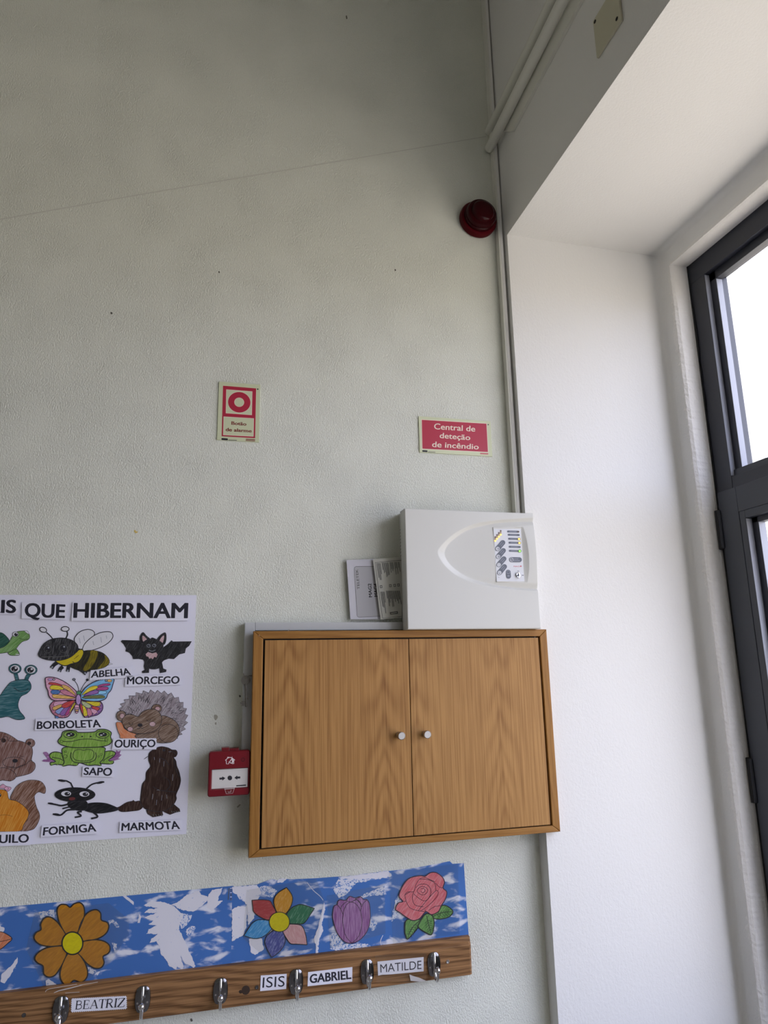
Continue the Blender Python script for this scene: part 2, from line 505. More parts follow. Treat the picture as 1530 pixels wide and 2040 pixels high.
class MB:
    """collects faces in world metres and links them as ONE mesh object"""
    def __init__(self):
        self.v, self.f, self.m, self.s, self.mats = [], [], [], [], []
    def mi(self, m):
        if m not in self.mats:
            self.mats.append(m)
        return self.mats.index(m)
    def add(self, verts, faces, mat, smooth=False):
        o = len(self.v)
        self.v += [Vector(p) for p in verts]
        k = self.mi(mat)
        for f in faces:
            self.f.append([i+o for i in f])
            self.m.append(k)
            self.s.append(smooth)
    def bm(self, bm, mat, smooth=False):
        bm.verts.index_update()
        self.add([v.co.copy() for v in bm.verts], [[v.index for v in f.verts] for f in bm.faces], mat, smooth)
        bm.free()
    def box(self, x0, x1, y0, y1, z0, z1, mat, bev=0.0, seg=2):
        bm = bmesh.new()
        bmesh.ops.create_cube(bm, size=1.0)
        for v in bm.verts:
            v.co = Vector((x0+(v.co.x+.5)*(x1-x0), y0+(v.co.y+.5)*(y1-y0), z0+(v.co.z+.5)*(z1-z0)))
        if bev:
            bmesh.ops.bevel(bm, geom=list(bm.edges), offset=bev, segments=seg, profile=0.6, affect='EDGES')
        bmesh.ops.recalc_face_normals(bm, faces=list(bm.faces))
        self.bm(bm, mat)
    def prism(self, pts, d0, d1, mat, bev=0.0):
        """outline of (x, z) points extruded from depth d0 to d1 in front of the wall"""
        bm = bmesh.new()
        vs = [bm.verts.new((x, -d0, z)) for x, z in pts]
        f = bm.faces.new(vs)
        r = bmesh.ops.extrude_face_region(bm, geom=[f])
        nv = [g for g in r['geom'] if isinstance(g, bmesh.types.BMVert)]
        bmesh.ops.translate(bm, verts=nv, vec=(0, -(d1-d0), 0))
        bmesh.ops.recalc_face_normals(bm, faces=list(bm.faces))
        if bev:
            es = [e for e in bm.edges if all(abs(v.co.y+d1) < 1e-6 for v in e.verts)]
            bmesh.ops.bevel(bm, geom=es, offset=bev, segments=3, profile=0.5, affect='EDGES')
        self.bm(bm, mat)
    def lathe(self, c, axis, prof, mat, seg=40, smooth=True):
        """prof = [(height along axis, radius)]"""
        c, a = Vector(c), Vector(axis).normalized()
        t = a.orthogonal().normalized()
        b_ = a.cross(t)
        vs, fs = [], []
        for h, r in prof:
            for i in range(seg):
                q = 2*math.pi*i/seg
                vs.append(c+a*h+(t*math.cos(q)+b_*math.sin(q))*r)
        n = len(prof)
        for j in range(n-1):
            for i in range(seg):
                k = (i+1) % seg
                fs.append([j*seg+i, j*seg+k, (j+1)*seg+k, (j+1)*seg+i])
        fs.append([i for i in range(seg)][::-1])
        fs.append([(n-1)*seg+i for i in range(seg)])
        self.add(vs, fs, mat, smooth)
    def tube(self, pts, rad, mat, seg=12, smooth=True):
        pts = [Vector(p) for p in pts]
        rads = rad if isinstance(rad, (list, tuple)) else [rad]*len(pts)
        vs, fs = [], []
        ref = None
        for i, p in enumerate(pts):
            d = (pts[min(i+1, len(pts)-1)]-pts[max(i-1, 0)]).normalized()
            if ref is None:
                ref = d.orthogonal().normalized()
            ref = (ref-d*ref.dot(d)).normalized()
            b_ = d.cross(ref)
            for k in range(seg):
                q = 2*math.pi*k/seg
                vs.append(p+(ref*math.cos(q)+b_*math.sin(q))*rads[i])
        for j in range(len(pts)-1):
            for i in range(seg):
                k = (i+1) % seg
                fs.append([j*seg+i, j*seg+k, (j+1)*seg+k, (j+1)*seg+i])
        fs.append(list(range(seg))[::-1])
        fs.append([(len(pts)-1)*seg+i for i in range(seg)])
        self.add(vs, fs, mat, smooth)
    def ball(self, c, r, mat, seg=24, squash=(1, 1, 1)):
        bm = bmesh.new()
        bmesh.ops.create_uvsphere(bm, u_segments=seg, v_segments=seg//2, radius=r)
        for v in bm.verts:
            v.co = Vector((v.co.x*squash[0], v.co.y*squash[1], v.co.z*squash[2]))+Vector(c)
        self.bm(bm, mat, True)
    def build(self, name, parent=None, kind=None, label=None, loc=None):
        me = bpy.data.meshes.new(name)
        o = bpy.data.objects.new(name, me)
        COL.objects.link(o)
        if parent is not None:
            o.parent = parent
            off = origin_of(parent)
        elif loc is not None:
            o.location = loc
            off = Vector(loc)
        else:
            off = Vector((0, 0, 0))
        me.from_pydata([v-off for v in self.v], [], self.f)
        for m in self.mats:
            me.materials.append(m)
        me.polygons.foreach_set('material_index', self.m)
        me.polygons.foreach_set('use_smooth', self.s)
        me.validate()
        me.update()
        if any(self.s):
            try:
                me.set_sharp_from_angle(angle=math.radians(38))
            except Exception:
                pass
        tag(o, label=label, kind=kind)
        return o

def spline(pts, n=6, closed=True):
    pts = [Vector((p[0], p[1])) for p in pts]
    out = []
    k = len(pts)
    for i in range(k if closed else k-1):
        p1, p2 = pts[i], pts[(i+1) % k]
        p0 = pts[i-1] if (closed or i > 0) else p1
        p3 = pts[(i+2) % k] if (closed or i+2 < k) else p2
        for j in range(n):
            t = j/n
            out.append(0.5*((2*p1)+(p2-p0)*t+(2*p0-5*p1+4*p2-p3)*t*t+(3*p1-p0-3*p2+p3)*t**3))
    if not closed:
        out.append(pts[-1])
    return [(p.x, p.y) for p in out]

def ragged(pts, amp, step, rng):
    out = []
    k = len(pts)
    for i in range(k):
        a, b_ = Vector(pts[i]), Vector(pts[(i+1) % k])
        n = max(1, int((b_-a).length/step))
        nrm = Vector((-(b_-a).y, (b_-a).x)).normalized() if (b_-a).length > 0 else Vector((0, 0))
        for j in range(n):
            q = a+(b_-a)*(j/n)
            q = q+nrm*rng.uniform(-amp, amp) if j else q+nrm*rng.uniform(-amp, amp)*0.4
            out.append((q.x, q.y))
    return out

def pinked(pts, step, amp):
    """zigzag (pinking-shear) edge along a polygon"""
    out = []
    k = len(pts)
    cx = sum(p[0] for p in pts)/k
    cy = sum(p[1] for p in pts)/k
    for i in range(k):
        a, b_ = Vector(pts[i]), Vector(pts[(i+1) % k])
        n = max(2, int((b_-a).length/step))
        d = (b_-a).normalized()
        nrm = Vector((-d.y, d.x))
        if nrm.dot(Vector((cx, cy))-a) < 0:
            nrm = -nrm
        for j in range(n):
            out.append(tuple(a+(b_-a)*(j/n)))
            out.append(tuple(a+(b_-a)*((j+.5)/n)+nrm*amp))
    return out

_text_cache = {}
def text_mesh(s, bold=0.0, res=4):
    key = (s, bold, res)
    if key in _text_cache:
        return _text_cache[key]
    cu = bpy.data.curves.new('lettering', 'FONT')
    cu.body = s
    cu.size = 1.0
    cu.offset = bold
    cu.resolution_u = res
    cu.fill_mode = 'FRONT'
    o = bpy.data.objects.new('lettering', cu)
    COL.objects.link(o)
    dg = bpy.context.evaluated_depsgraph_get()
    me = o.evaluated_get(dg).to_mesh()
    vs = [(v.co.x, v.co.y) for v in me.vertices]
    fs = [list(p.vertices) for p in me.polygons]
    o.evaluated_get(dg).to_mesh_clear()
    bpy.data.objects.remove(o)
    bpy.data.curves.remove(cu)
    _text_cache[key] = (vs, fs)
    return vs, fs

_cap = None
def cap_height():
    global _cap
    if _cap is None:
        vs, _ = text_mesh('H')
        _cap = max(v[1] for v in vs)
    return _cap

class Art(MB):
    """flat drawing laid on a plane at depth d in front of the back wall; outlines are measured
    in enlarged crops of the photograph: (ox, oy) is the crop corner, s its enlargement"""
    def __init__(self, d, ox=0, oy=0, s=1.0, step=2e-5):
        super().__init__()
        self.d, self.step = d, step
        self.z(ox, oy, s)
    def z(self, ox, oy, s):
        self.ox, self.oy, self.sc = ox, oy, s
        return self
    def pt(self, p, d=None):
        return on_wall(self.ox+p[0]/self.sc, self.oy+p[1]/self.sc, self.d if d is None else d)
    def fill(self, pts, mat, smooth=True, n=6, edge=0, emat=None, thick=0.0):
        pl = spline(pts, n) if smooth else list(pts)
        tri = tessellate_polygon([[Vector((p[0], p[1], 0)) for p in pl]])
        vs = [self.pt(p) for p in pl]
        fs = []
        for a, b_, c in tri:
            nrm = (vs[b_]-vs[a]).cross(vs[c]-vs[a])
            fs.append([a, b_, c] if nrm.y < 0 else [a, c, b_])
        self.add(vs, fs, mat)
        if thick:
            k = len(pl)
            back = [self.pt(p, self.d-thick) for p in pl]
            self.add(vs+back, [[i, (i+1) % k, k+(i+1) % k, k+i] for i in range(k)], mat)
        self.d += self.step
        if edge:
            self.line(pl, edge, emat or M['black'], closed=True, smooth=False)
        return self
    def line(self, pts, wd, mat=None, closed=False, smooth=True, n=5, taper=False):
        mat = mat or M['black']
        pl = spline(pts, n, closed) if (smooth and len(pts) > 2) else list(pts)
        k = len(pl)
        vs = []
        for i in range(k):
            a = Vector(pl[i-1] if (closed or i > 0) else pl[0])
            b_ = Vector(pl[(i+1) % k] if (closed or i < k-1) else pl[-1])
            t = (b_-a)
            t = t.normalized() if t.length > 1e-9 else Vector((1, 0))
            nn = Vector((-t.y, t.x))
            ww = wd/2*((0.35+0.65*math.sin(math.pi*(i+.5)/k)) if taper else 1)
            c = Vector(pl[i])
            vs += [self.pt(c+nn*ww), self.pt(c-nn*ww)]
        fs = [[2*i, 2*i+1, 2*i+3, 2*i+2] for i in range(k-1)]
        if closed:
            fs.append([2*k-2, 2*k-1, 1, 0])
        self.add(vs, fs, mat)
        self.d += self.step
        return self
    def ell(self, cx, cy, rx, ry, mat, rot=0, edge=0, emat=None, n=28, thick=0.0):
        q = math.radians(rot)
        pts = [(cx+rx*math.cos(a)*math.cos(q)-ry*math.sin(a)*math.sin(q), cy+rx*math.cos(a)*math.sin(q)+ry*math.sin(a)*math.cos(q))
               for a in [2*math.pi*i/n for i in range(n)]]
        if mat is not None:
            self.fill(pts, mat, smooth=False, edge=edge, emat=emat, thick=thick)
        else:
            self.line(pts, edge, emat, closed=True, smooth=False)
        return self
    def capsule(self, a, b_, wd, mat, thick=0.0, edge=0, emat=None):
        a, b_ = Vector(a), Vector(b_)
        t = math.atan2((b_-a).y, (b_-a).x)
        pts = [(b_.x+wd/2*math.cos(t-math.pi/2+math.pi*i/10), b_.y+wd/2*math.sin(t-math.pi/2+math.pi*i/10)) for i in range(11)]
        pts += [(a.x+wd/2*math.cos(t+math.pi/2+math.pi*i/10), a.y+wd/2*math.sin(t+math.pi/2+math.pi*i/10)) for i in range(11)]
        return self.fill(pts, mat, smooth=False, thick=thick, edge=edge, emat=emat)
    def text(self, s, quad, mat, bold=0.0, res=4):
        """lettering whose capitals fill the quad TL, TR, BR, BL"""
        vs, fs = text_mesh(s, 0.0, res)
        x0 = min(v[0] for v in vs)
        x1 = max(v[0] for v in vs)
        ch = cap_height()
        TL, TR, BR, BL = [Vector(q) for q in quad]
        k_ = max(bold, 0.0)
        for dx, dy in (((0, 0),) if k_ == 0 else ((0, 0), (k_, 0), (-k_, 0), (k_*.7, k_*.5), (-k_*.7, k_*.5), (k_*.7, -k_*.5), (-k_*.7, -k_*.5))):
            out = []
            for x, y in vs:
                u, v = (x+dx-x0+k_)/(x1-x0+2*k_), 1-(y+dy+k_*.5)/(ch+k_)
                p = (TL*(1-u)+TR*u)*(1-v)+(BL*(1-u)+BR*u)*v
                out.append(self.pt(p))
            self.add(out, fs, mat)
            self.d += self.step/4
        self.d += self.step
        return self

# ================================================================ THE ROOM
def wall_mesh(name, boxes, mat, extra=None):
    b = MB()
    for q in boxes:
        b.box(*q, mat)
    if extra:
        extra(b)
    return b.build(name, kind='structure')

WB = wall_mesh('wall_back', [(ROOM_X0-0.2, 1.6, 0.0, 0.25, 0, CEIL)], M['wall'])
wall_mesh('wall_left', [(ROOM_X0-0.2, ROOM_X0, ROOM_Y0-0.2, 0, 0, CEIL)], M['far_wall'])
wall_mesh('wall_front', [(ROOM_X0-0.2, 1.6, ROOM_Y0-0.2, ROOM_Y0, 0, CEIL)], M['far_wall'])
wall_mesh('floor', [(ROOM_X0-0.2, 1.6, ROOM_Y0-0.2, 0.25, -0.15, 0)], M['floor'])
wall_mesh('ceiling', [(ROOM_X0-0.2, 1.6, ROOM_Y0-0.2, 0.25, CEIL, CEIL+0.2)], M['ceiling'])

def jamb_face(b):
    """rounded inner corner between jamb, soffit and the narrower outer leaf"""
    r = 0.016
    prof = []
    for i in range(7):
        a = math.pi/2*i/6
        prof.append((X1-r+r*math.sin(a), r-r*math.cos(a)))      # (x, distance stepped inwards)
    vs, fs = [], []
    for x, s in prof:                                           # upright corner
        vs += [(x, YJ-s-0.0004, 0), (x, YJ-s-0.0004, ZL)]
    for i in range(6):
        fs.append([2*i, 2*i+2, 2*i+3, 2*i+1])
    b.add(vs, fs, M['jamb'], True)
    vs, fs = [], []
    for x, s in prof:                                           # level corner
        vs += [(x, YJ, ZL-s-0.0004), (x, Y_END, ZL-s-0.0004)]
    for i in range(6):
        fs.append([2*i, 2*i+1, 2*i+3, 2*i+2])
    b.add(vs, fs, M['jamb'], True)

WRT = wall_mesh('wall_right', [
    (XR, X1, YJ, 0.0, 0, CEIL),                    # jamb by the back wall
    (XR, X1+.001, Y_END, YJ, ZL, CEIL),            # lintel
    (XR, X1, W2A, Y_END, 0, CEIL),                 # rest of the wall, behind the viewer
    (XR, X1, ROOM_Y0, W2B, 0, CEIL),
    (XR, X1, W2B, W2A, 2.4, CEIL),
    (XR, X1, W2B, W2A, 0, 0.85),
    (X1, 1.45, YF, 0.0, 0, CEIL),                  # outer leaf
    (X1, 1.45, Y_END, YF, ZH, CEIL),
    (X1, 1.45, W2A, Y_END, 0, CEIL),
    (X1, 1.45, ROOM_Y0, W2B, 0, CEIL),
    (X1, 1.45, W2B, W2A, 2.4, CEIL),
    (X1, 1.45, W2B, W2A, 0, 0.85)], M['jamb'], jamb_face)

# fresh plaster run ragged over the edge of the outer leaf
rng = random.Random(3)
def ragged_strip():
    b = MB()
    n = 420
    vs, fs = [], []
    lo_off = 0
    for i in range(n+1):
        z = ZH-0.002-(ZH-0.002)*i/n
        lo_off += rng.uniform(-0.0035, 0.0035)
        lo_off *= 0.90
        w_ = 0.003+0.007*max(0, math.sin(i*0.06)+0.5*math.sin(i*0.23))+abs(lo_off)+rng.uniform(0, 0.0022)
        if rng.random() < 0.12:
            w_ += rng.uniform(0.002, 0.009)
        vs += [(X1-0.0030, YF+w_, z), (X1-0.0045+rng.uniform(-.0008, .0008), YF+0.001, z), (X1+0.003, YF-0.0045+rng.uniform(-.001, .001), z), (X2-0.001, YF-0.0025, z)]
    for i in range(n):
        for k in range(3):
            fs.append([4*i+k, 4*i+4+k, 4*i+5+k, 4*i+1+k])
    b.add(vs, fs, M['plaster'], False)
    vs, fs = [], []
    m = 150
    lo_off = 0
    for i in range(m+1):
        y = YF+(Y_END-YF)*i/m
        lo_off += rng.uniform(-0.0022, 0.0022)
        lo_off *= 0.93
        w_ = 0.004+0.005*max(0, math.sin(i*0.13))+abs(lo_off)
        vs += [(X1-0.0022, y, ZH+w_), (X1-0.003, y, ZH-0.001), (X1+0.004, y, ZH-0.003), (X2-0.001, y, ZH-0.002)]
    for i in range(m):
        for k in range(3):
            fs.append([4*i+k, 4*i+1+k, 4*i+5+k, 4*i+4+k])
    b.add(vs, fs, M['plaster'], False)
    return b
ragged_strip().build('trim_1', kind='structure')

def sealant_run():
    b = MB()
    vs, fs = [], []
    n = 420
    wk = 0.0
    for i in range(n+1):
        z = ZH*(1-i/n)
        wk = (wk+rng.uniform(-0.0012, 0.0012))*0.93
        w_ = 0.0045+wk+rng.uniform(-0.0006, 0.0006)+(rng.uniform(0, .002) if i % 7 == 0 else 0)
        vs += [(X2-0.0024, YF-0.001, z), (X2-0.0024, YF-0.003-w_, z)]
    for i in range(n):
        fs.append([2*i, 2*i+1, 2*i+3, 2*i+2])
    b.add(vs, fs, M['sealant'])
    return b
sealant_run().build('trim_2', kind='structure')

# ---------------------------------------------------------------- window over a glazed door
ZT = 1.998            # meeting line between the fixed light and the door leaf
def bar(b, y0, y1, z0, z1, x0, x1, mat, bev=0.0012):
    b.box(x0, x1, min(y0, y1), max(y0, y1), z0, z1, mat, bev)

win = thing('window_1', None, None, (X2, YF, ZT))
win['kind'] = 'structure'
YE = -1.25            # far side of this bay
f_ = MB()
bar(f_, YF, -0.166, ZT-0.02, 2.6062, X2, X2+0.075, M['anthracite'])
bar(f_, YF, Y_END, 2.6062, ZH, X2, X2+0.075, M['anthracite'])
bar(f_, -0.1662, YE, ZT-0.018, 2.018, X2+0.001, X2+0.075, M['anthracite'])
bar(f_, YE, YE-0.08, 0.05, 2.606, X2, X2+0.075, M['anthracite'])
bar(f_, Y_END+0.06, Y_END, 0.05, 2.606, X2, X2+0.075, M['anthracite'])
f_.build('window_frame', win, 'structure')
f_ = MB()
bar(f_, -0.166, -0.190, 2.018, 2.606, X2+0.016, X2+0.036, M['anthracite'])
bar(f_, -0.166, YE, 2.582, 2.606, X2+0.016, X2+0.036, M['anthracite'])
bar(f_, -0.166, YE, 2.018, 2.036, X2+0.010, X2+0.06, M['anthracite2'])
f_.build('glazing_bead', win, 'structure')
f_ = MB()
bar(f_, -0.1655, -0.1668, 2.02, 2.604, X2+0.0008, X2+0.0156, M['bead'], 0)  # skylight on the frame step, put into a paler colour
bar(f_, -0.1895, -0.1908, 2.036, 2.58, X2+0.0162, X2+0.034, M['bead'], 0)
f_.build('lit_step_and_seal', win, 'structure')
f_ = MB()
f_.box(X2+0.034, X2+0.04, YE, -0.185, 2.03, 2.59, M['glass'])
f_.build('window_pane', win, 'structure')

door = thing('door_1', None, None, (X2, YF, 0))
door['kind'] = 'structure'
f_ = MB()
bar(f_, YF, -0.117, 0.0, ZT-0.018, X2, X2+0.075, M['anthracite'])
bar(f_, YE, YE+.02, 0.0, ZT-0.018, X2, X2+0.075, M['anthracite'])
f_.build('door_frame', door, 'structure')
f_ = MB()
DX = X2-0.010
bar(f_, -0.119, -0.186, 0.03, 1.984, DX, X2+0.065, M['anthracite2'])
bar(f_, -0.186, YE+.11, 1.918, 1.984, DX, X2+0.065, M['anthracite2'])
bar(f_, -0.186, YE+.11, 0.03, 0.72, DX, X2+0.065, M['anthracite2'])
bar(f_, YE+.11, YE+.02, 0.03, 1.984, DX, X2+0.065, M['anthracite2'])
f_.build('door_leaf', door, 'structure')
f_ = MB()
bar(f_, -0.1866, -0.206, 0.72, 1.9175, DX+0.0008, X2+0.028, M['anthracite2'])
bar(f_, -0.206, YE+.11, 1.898, 1.9175, DX+0.0008, X2+0.028, M['anthracite2'])
bar(f_, -0.206, -0.226, 0.72, 1.898, X2+0.009, X2+0.030, M['anthracite'])
bar(f_, -0.206, YE+.11, 1.884, 1.898, X2+0.009, X2+0.030, M['anthracite'])
f_.build('glazing_bead', door, 'structure')
f_ = MB()
bar(f_, -0.2055, -0.2068, 0.72, 1.896, DX+0.0016, X2+0.0086, M['bead'], 0)  # sash step coloured pale to stand for skylight on it
bar(f_, -0.2255, -0.2268, 0.72, 1.884, X2+0.0094, X2+0.028, M['bead'], 0)
f_.build('lit_step_and_seal', door, 'structure')
f_ = MB()
f_.box(X2+0.028, X2+0.034, YE+.1, -0.22, 0.71, 1.89, M['glass'])
f_.build('door_pane', door, 'structure')
for z in (1.885, 1.26):
    h = MB()
    h.tube([(X2-0.009, -0.113, z-0.052), (X2-0.009, -0.113, z+0.052)], 0.0085, M['sealant'], 14)
    h.tube([(X2-0.012, -0.120, z-0.050), (X2-0.012, -0.120, z+0.050)], 0.0045, M['anthracite'], 12)
    h.build('door_hinge', door, 'structure')
f_ = MB()                                        # fixed glazing of the next bay, behind the viewer
f_.box(X2+0.034, X2+0.04, Y_END+0.05, YE-0.07, 0.71, 2.61, M['glass'])
bar(f_, YE-.08, Y_END+.06, 0.0, 0.72, X2+.005, X2+.065, M['anthracite2'])
f_.build('window_2', None, 'structure')
f_ = MB()                                        # unseen window added for its light
for ya, yb, za, zb in ((W2A, W2A-.06, .85, 2.4), (W2B, W2B+.06, .85, 2.4), (-3.92, -3.98, .85, 2.4), (W2A, W2B, .85, .91), (W2A, W2B, 2.34, 2.4)):
    bar(f_, ya, yb, za, zb, X2, X2+.06, M['anthracite'], 0)
f_.build('added_window', None, 'structure')

# ---------------------------------------------------------------- marks on the back wall
def wall_mark(name, pts, mat, d=0.0006):
    a = Art(d)
    a.fill(pts, mat, n=3)
    return a.build(name, WB)
a = Art(0.0008)
a.line([(-500, 520.5), (0, 437), (300, 384), (640, 327), (968, 272)], 1.7, M['seam'], smooth=False)
a.build('paint_seam', WB)
wall_mark('speck', [(220, 622), (223, 622), (224, 625), (221, 626)], M['speck_dark'])
wall_mark('speck', [(689, 32), (691, 31), (692, 37), (690, 38)], M['speck_dark'])
wall_mark('speck', [(435, 541), (437, 540), (438, 543), (436, 544)], M['speck_dark'])
wall_mark('speck', [(786, 537), (788, 536), (789, 539), (787, 540)], M['speck_dark'])
wall_mark('speck', [(476, 1385), (479, 1385), (480, 1388), (477, 1389)], M['speck_dark'])
wall_mark('speck', [(379, 2030), (382, 2029), (384, 2034), (380, 2035)], M['speck_dark'])
wall_mark('speck', [(267, 1057), (270, 1056), (271, 1059), (274, 1058), (274, 1061), (270, 1062), (268, 1060)], M['speck_yellow'])
wall_mark('chip', [(426, 1425), (431, 1424), (434, 1428), (431, 1434), (428, 1434)], M['chip'])
wall_mark('chip', [(428, 1440), (431, 1439), (431, 1443), (429, 1444)], M['chip'])
wall_mark('chip', [(472, 1607), (478, 1602), (479, 1604), (474, 1609)], M['chip'])

# ---------------------------------------------------------------- trunking and conduits
def trunk_thing(name, label, cat, loc, group=None):
    return thing(name, label, cat, loc, group)

t = thing('corner_trunking', 'white upright trunking in the corner by the window recess, above the fire panel', 'cable trunking', (0.773, 0, 1.93))
b = MB()
b.box(0.767, 0.780, -0.022, -0.0002, 1.90, CEIL-0.01, M['pvc_painted'], 0.001)
b.build('duct', t)
b = MB()
b.box(0.7715, 0.7795, -0.0232, -0.0219, 1.90, CEIL-0.01, M['pvc'], 0.0005)
b.build('duct_lid', t)

def conduit(name, label, p_end, p_far, x_end, x_far, rad, mat):
    a_ = on_side(*p_end, x_end)
    b_ = on_side(*p_far, x_far)
    d = (b_-a_).normalized()
    far = a_+d*1.6
    o = thing(name, label, 'conduit', a_, 'round conduits on the right wall')
    m = MB()
    m.tube([a_-d*0.0, a_+d*0.003, far], [rad*0.93, rad, rad], mat, 20)
    m.build('pipe', o)
    c = MB()
    c.tube([a_-d*0.0035, a_+d*0.0005], [rad*0.8, rad*0.99], mat, 20)
    c.build('end_cap', o)
    return o
conduit('conduit', 'upper of the two round grey conduits crossing the corner high on the right wall', (973, 264), (1100, 0), 0.766, 0.766, 0.0125, M['pvc_painted'])
conduit('conduit', 'lower and lighter of the two round conduits crossing the corner high on the right wall', (974.5, 297), (1121.5, 0), 0.7605, 0.7605, 0.0140, M['pvc_painted'])
# flat trunking on the right wall just below the conduits
o = thing('flat_trunking', 'flat painted trunking fixed on the right wall directly below the round conduits', 'cable trunking', (XR, -0.03, 3.05))
q0, q1, q2, q3 = on_side(999, 262, 0.7765), on_side(1137, 0, 0.7765), on_side(1157, 0, 0.7765), on_side(1019, 262, 0.7765)
dy = 1.5
def far_pt(p, q):
    return p+(q-p)*(dy/abs((q-p).y))
A0, A1, B0, B1 = q0, far_pt(q0, q1), q3, far_pt(q3, q2)
m = MB()
vs = [A0, A1, B1, B0]+[Vector((XR-0.0002, p.y, p.z)) for p in (A0, A1, B1, B0)]
m.add(vs, [[0, 1, 2, 3][::-1], [0, 4, 5, 1], [3, 2, 6, 7], [0, 3, 7, 4]], M['pvc_painted'])
m.build('duct', o)

# blank cover plate on the right wall
o = thing('blank_cover_plate', 'square ivory blanking plate screwed high on the right wall above the window recess', 'cover plate', (XR, -0.585, 2.88))
m = MB()
m.box(XR-0.006, XR-0.0003, -0.632, -0.538, 2.833, 2.932, M['ivory'], 0.002)
m.build('plate', o)
for y, z in ((-0.546, 2.922), (-0.619, 2.850)):
    s = MB()
    s.lathe((XR-0.0055, y, z), (-1, 0, 0), [(0, 0.0042), (0.0012, 0.0040), (0.0014, 0.0022)], M['dark'], 16)
    s.build('screw', o)

# trunking run along the cabinet top and down its left side
TD = 0.03
o = thing('mini_trunking', 'grey trunking along the cabinet top and down to the red call point', 'cable trunking', (0.092, 0, 1.37))
m = MB()
m.box(0.083, 0.1055, -TD, -0.0003, 1.372, 1.6515, M['pvc_grey'], 0.0012)
m.build('upright_duct', o)
m = MB()
m.box(0.1058, 0.4555, -TD, -0.0003, 1.6335, 1.6515, M['pvc_grey'], 0.0012)
m.build('level_duct', o)

# ---------------------------------------------------------------- sounder
o = thing('alarm_sounder', 'dark red round alarm sounder high on the wall beside the corner trunking', 'alarm sounder', (0.7225, 0, 2.793))
sc_ = (0.7225-0.011, 0, 2.793)
m = MB()
m.lathe(sc_, (0, -1, 0), [(0.0004, 0.050), (0.004, 0.0545), (0.016, 0.0550), (0.021, 0.0525), (0.022, 0.049)], M['siren_red'], 56)
m.build('base', o)
m = MB()
m.lathe(sc_, (0, -1, 0), [(0.022, 0.0465), (0.031, 0.0455), (0.0325, 0.0425), (0.034, 0.0425), (0.036, 0.0445), (0.041, 0.044), (0.045, 0.0415), (0.047, 0.036)], M['siren_dome'], 56)
m.build('sound_ring', o)
m = MB()
m.lathe(sc_, (0, -1, 0), [(0.046, 0.033), (0.054, 0.032), (0.058, 0.029), (0.060, 0.022), (0.0605, 0.001)], M['siren_dome'], 48)
m.build('centre_cap', o)

# ---------------------------------------------------------------- alarm signs
o = thing('alarm_button_sign', 'upright pale green wall sign with red ring pictogram, above the red call point', 'sign', (0.057, 0, 2.09))
m = MB()
m.box(0.0075, 0.1075, -0.0028, -0.0003, 2.0885, 2.2385, M['sign_pale'], 0.0004)
m.build('plate', o)
a = Art(0.0029, 420, 740, 12.75)
fr = [(310, 362), (1150, 430), (1125, 1695), (275, 1645)]
def frame_ring(a, outer, inner, mat):
    vs = [a.pt(p) for p in outer]+[a.pt(p) for p in inner]
    a.add(vs, [[i, 4+i, 4+(i+1) % 4, (i+1) % 4] for i in range(4)], mat)
    a.d += a.step
a.fill(fr, M['sign_red'], smooth=False)
a.fill([(392, 455), (1057, 506), (1043, 1109), (379, 1061)], M['sign_pink'], smooth=False)
a.fill([(402, 467), (1047, 516), (1033, 1098), (389, 1050)], M['sign_pale'], smooth=False)
a.ell(722, 783, 296, 269, M['sign_pink'], 10, n=48)
a.ell(722, 783, 286, 260, M['sign_red'], 10, n=48)
a.ell(721, 782, 126, 117, M['sign_pink'], 10, n=40)
a.ell(721, 782, 117, 108, M['sign_pale'], 10, n=40)
a.fill([(323, 1143), (1095, 1190), (1086, 1656), (312, 1616)], M['sign_pink'], smooth=False)
a.fill([(333, 1153), (1086, 1199), (1077, 1645), (322, 1606)], M['sign_pale'], smooth=False)
a.build('pictogram', o)
a = Art(0.0032, 420, 740, 12.75)
BRN = plain('brown_red_lettering', (0.20, 0.03, 0.025), 0.5)
a.text('Botão', [(524, 1266), (905, 1294), (903, 1378), (520, 1352)], BRN, 0.032)
a.text('de alarme', [(380, 1428), (1042, 1470), (1038, 1553), (374, 1516)], BRN, 0.032)
a.build('lettering', o)
a = Art(0.0032, 420, 740, 12.75)
a.capsule((292, 1716), (410, 1724), 48, M['black'])
a.build('maker_mark', o)
a = Art(0.0032, 420, 740, 12.75)
a.line([(448, 1742), (660, 1750)], 16, M['ink_grey'], smooth=False)
a.build('fine_print', o)
a = Art(0.0032, 420, 740, 12.75)
a.line([(890, 1722), (1125, 1736)], 22, BRN, smooth=False)
a.build('fine_print', o)
a = Art(0.0032, 420, 740, 12.75)
a.line([(885, 1754), (1125, 1768)], 16, BRN, smooth=False)
a.build('fine_print', o)
a = Art(0.0032, 420, 740, 12.75)
a.ell(1192, 450, 18, 18, M['black'])
a.build('fixing_dot', o)

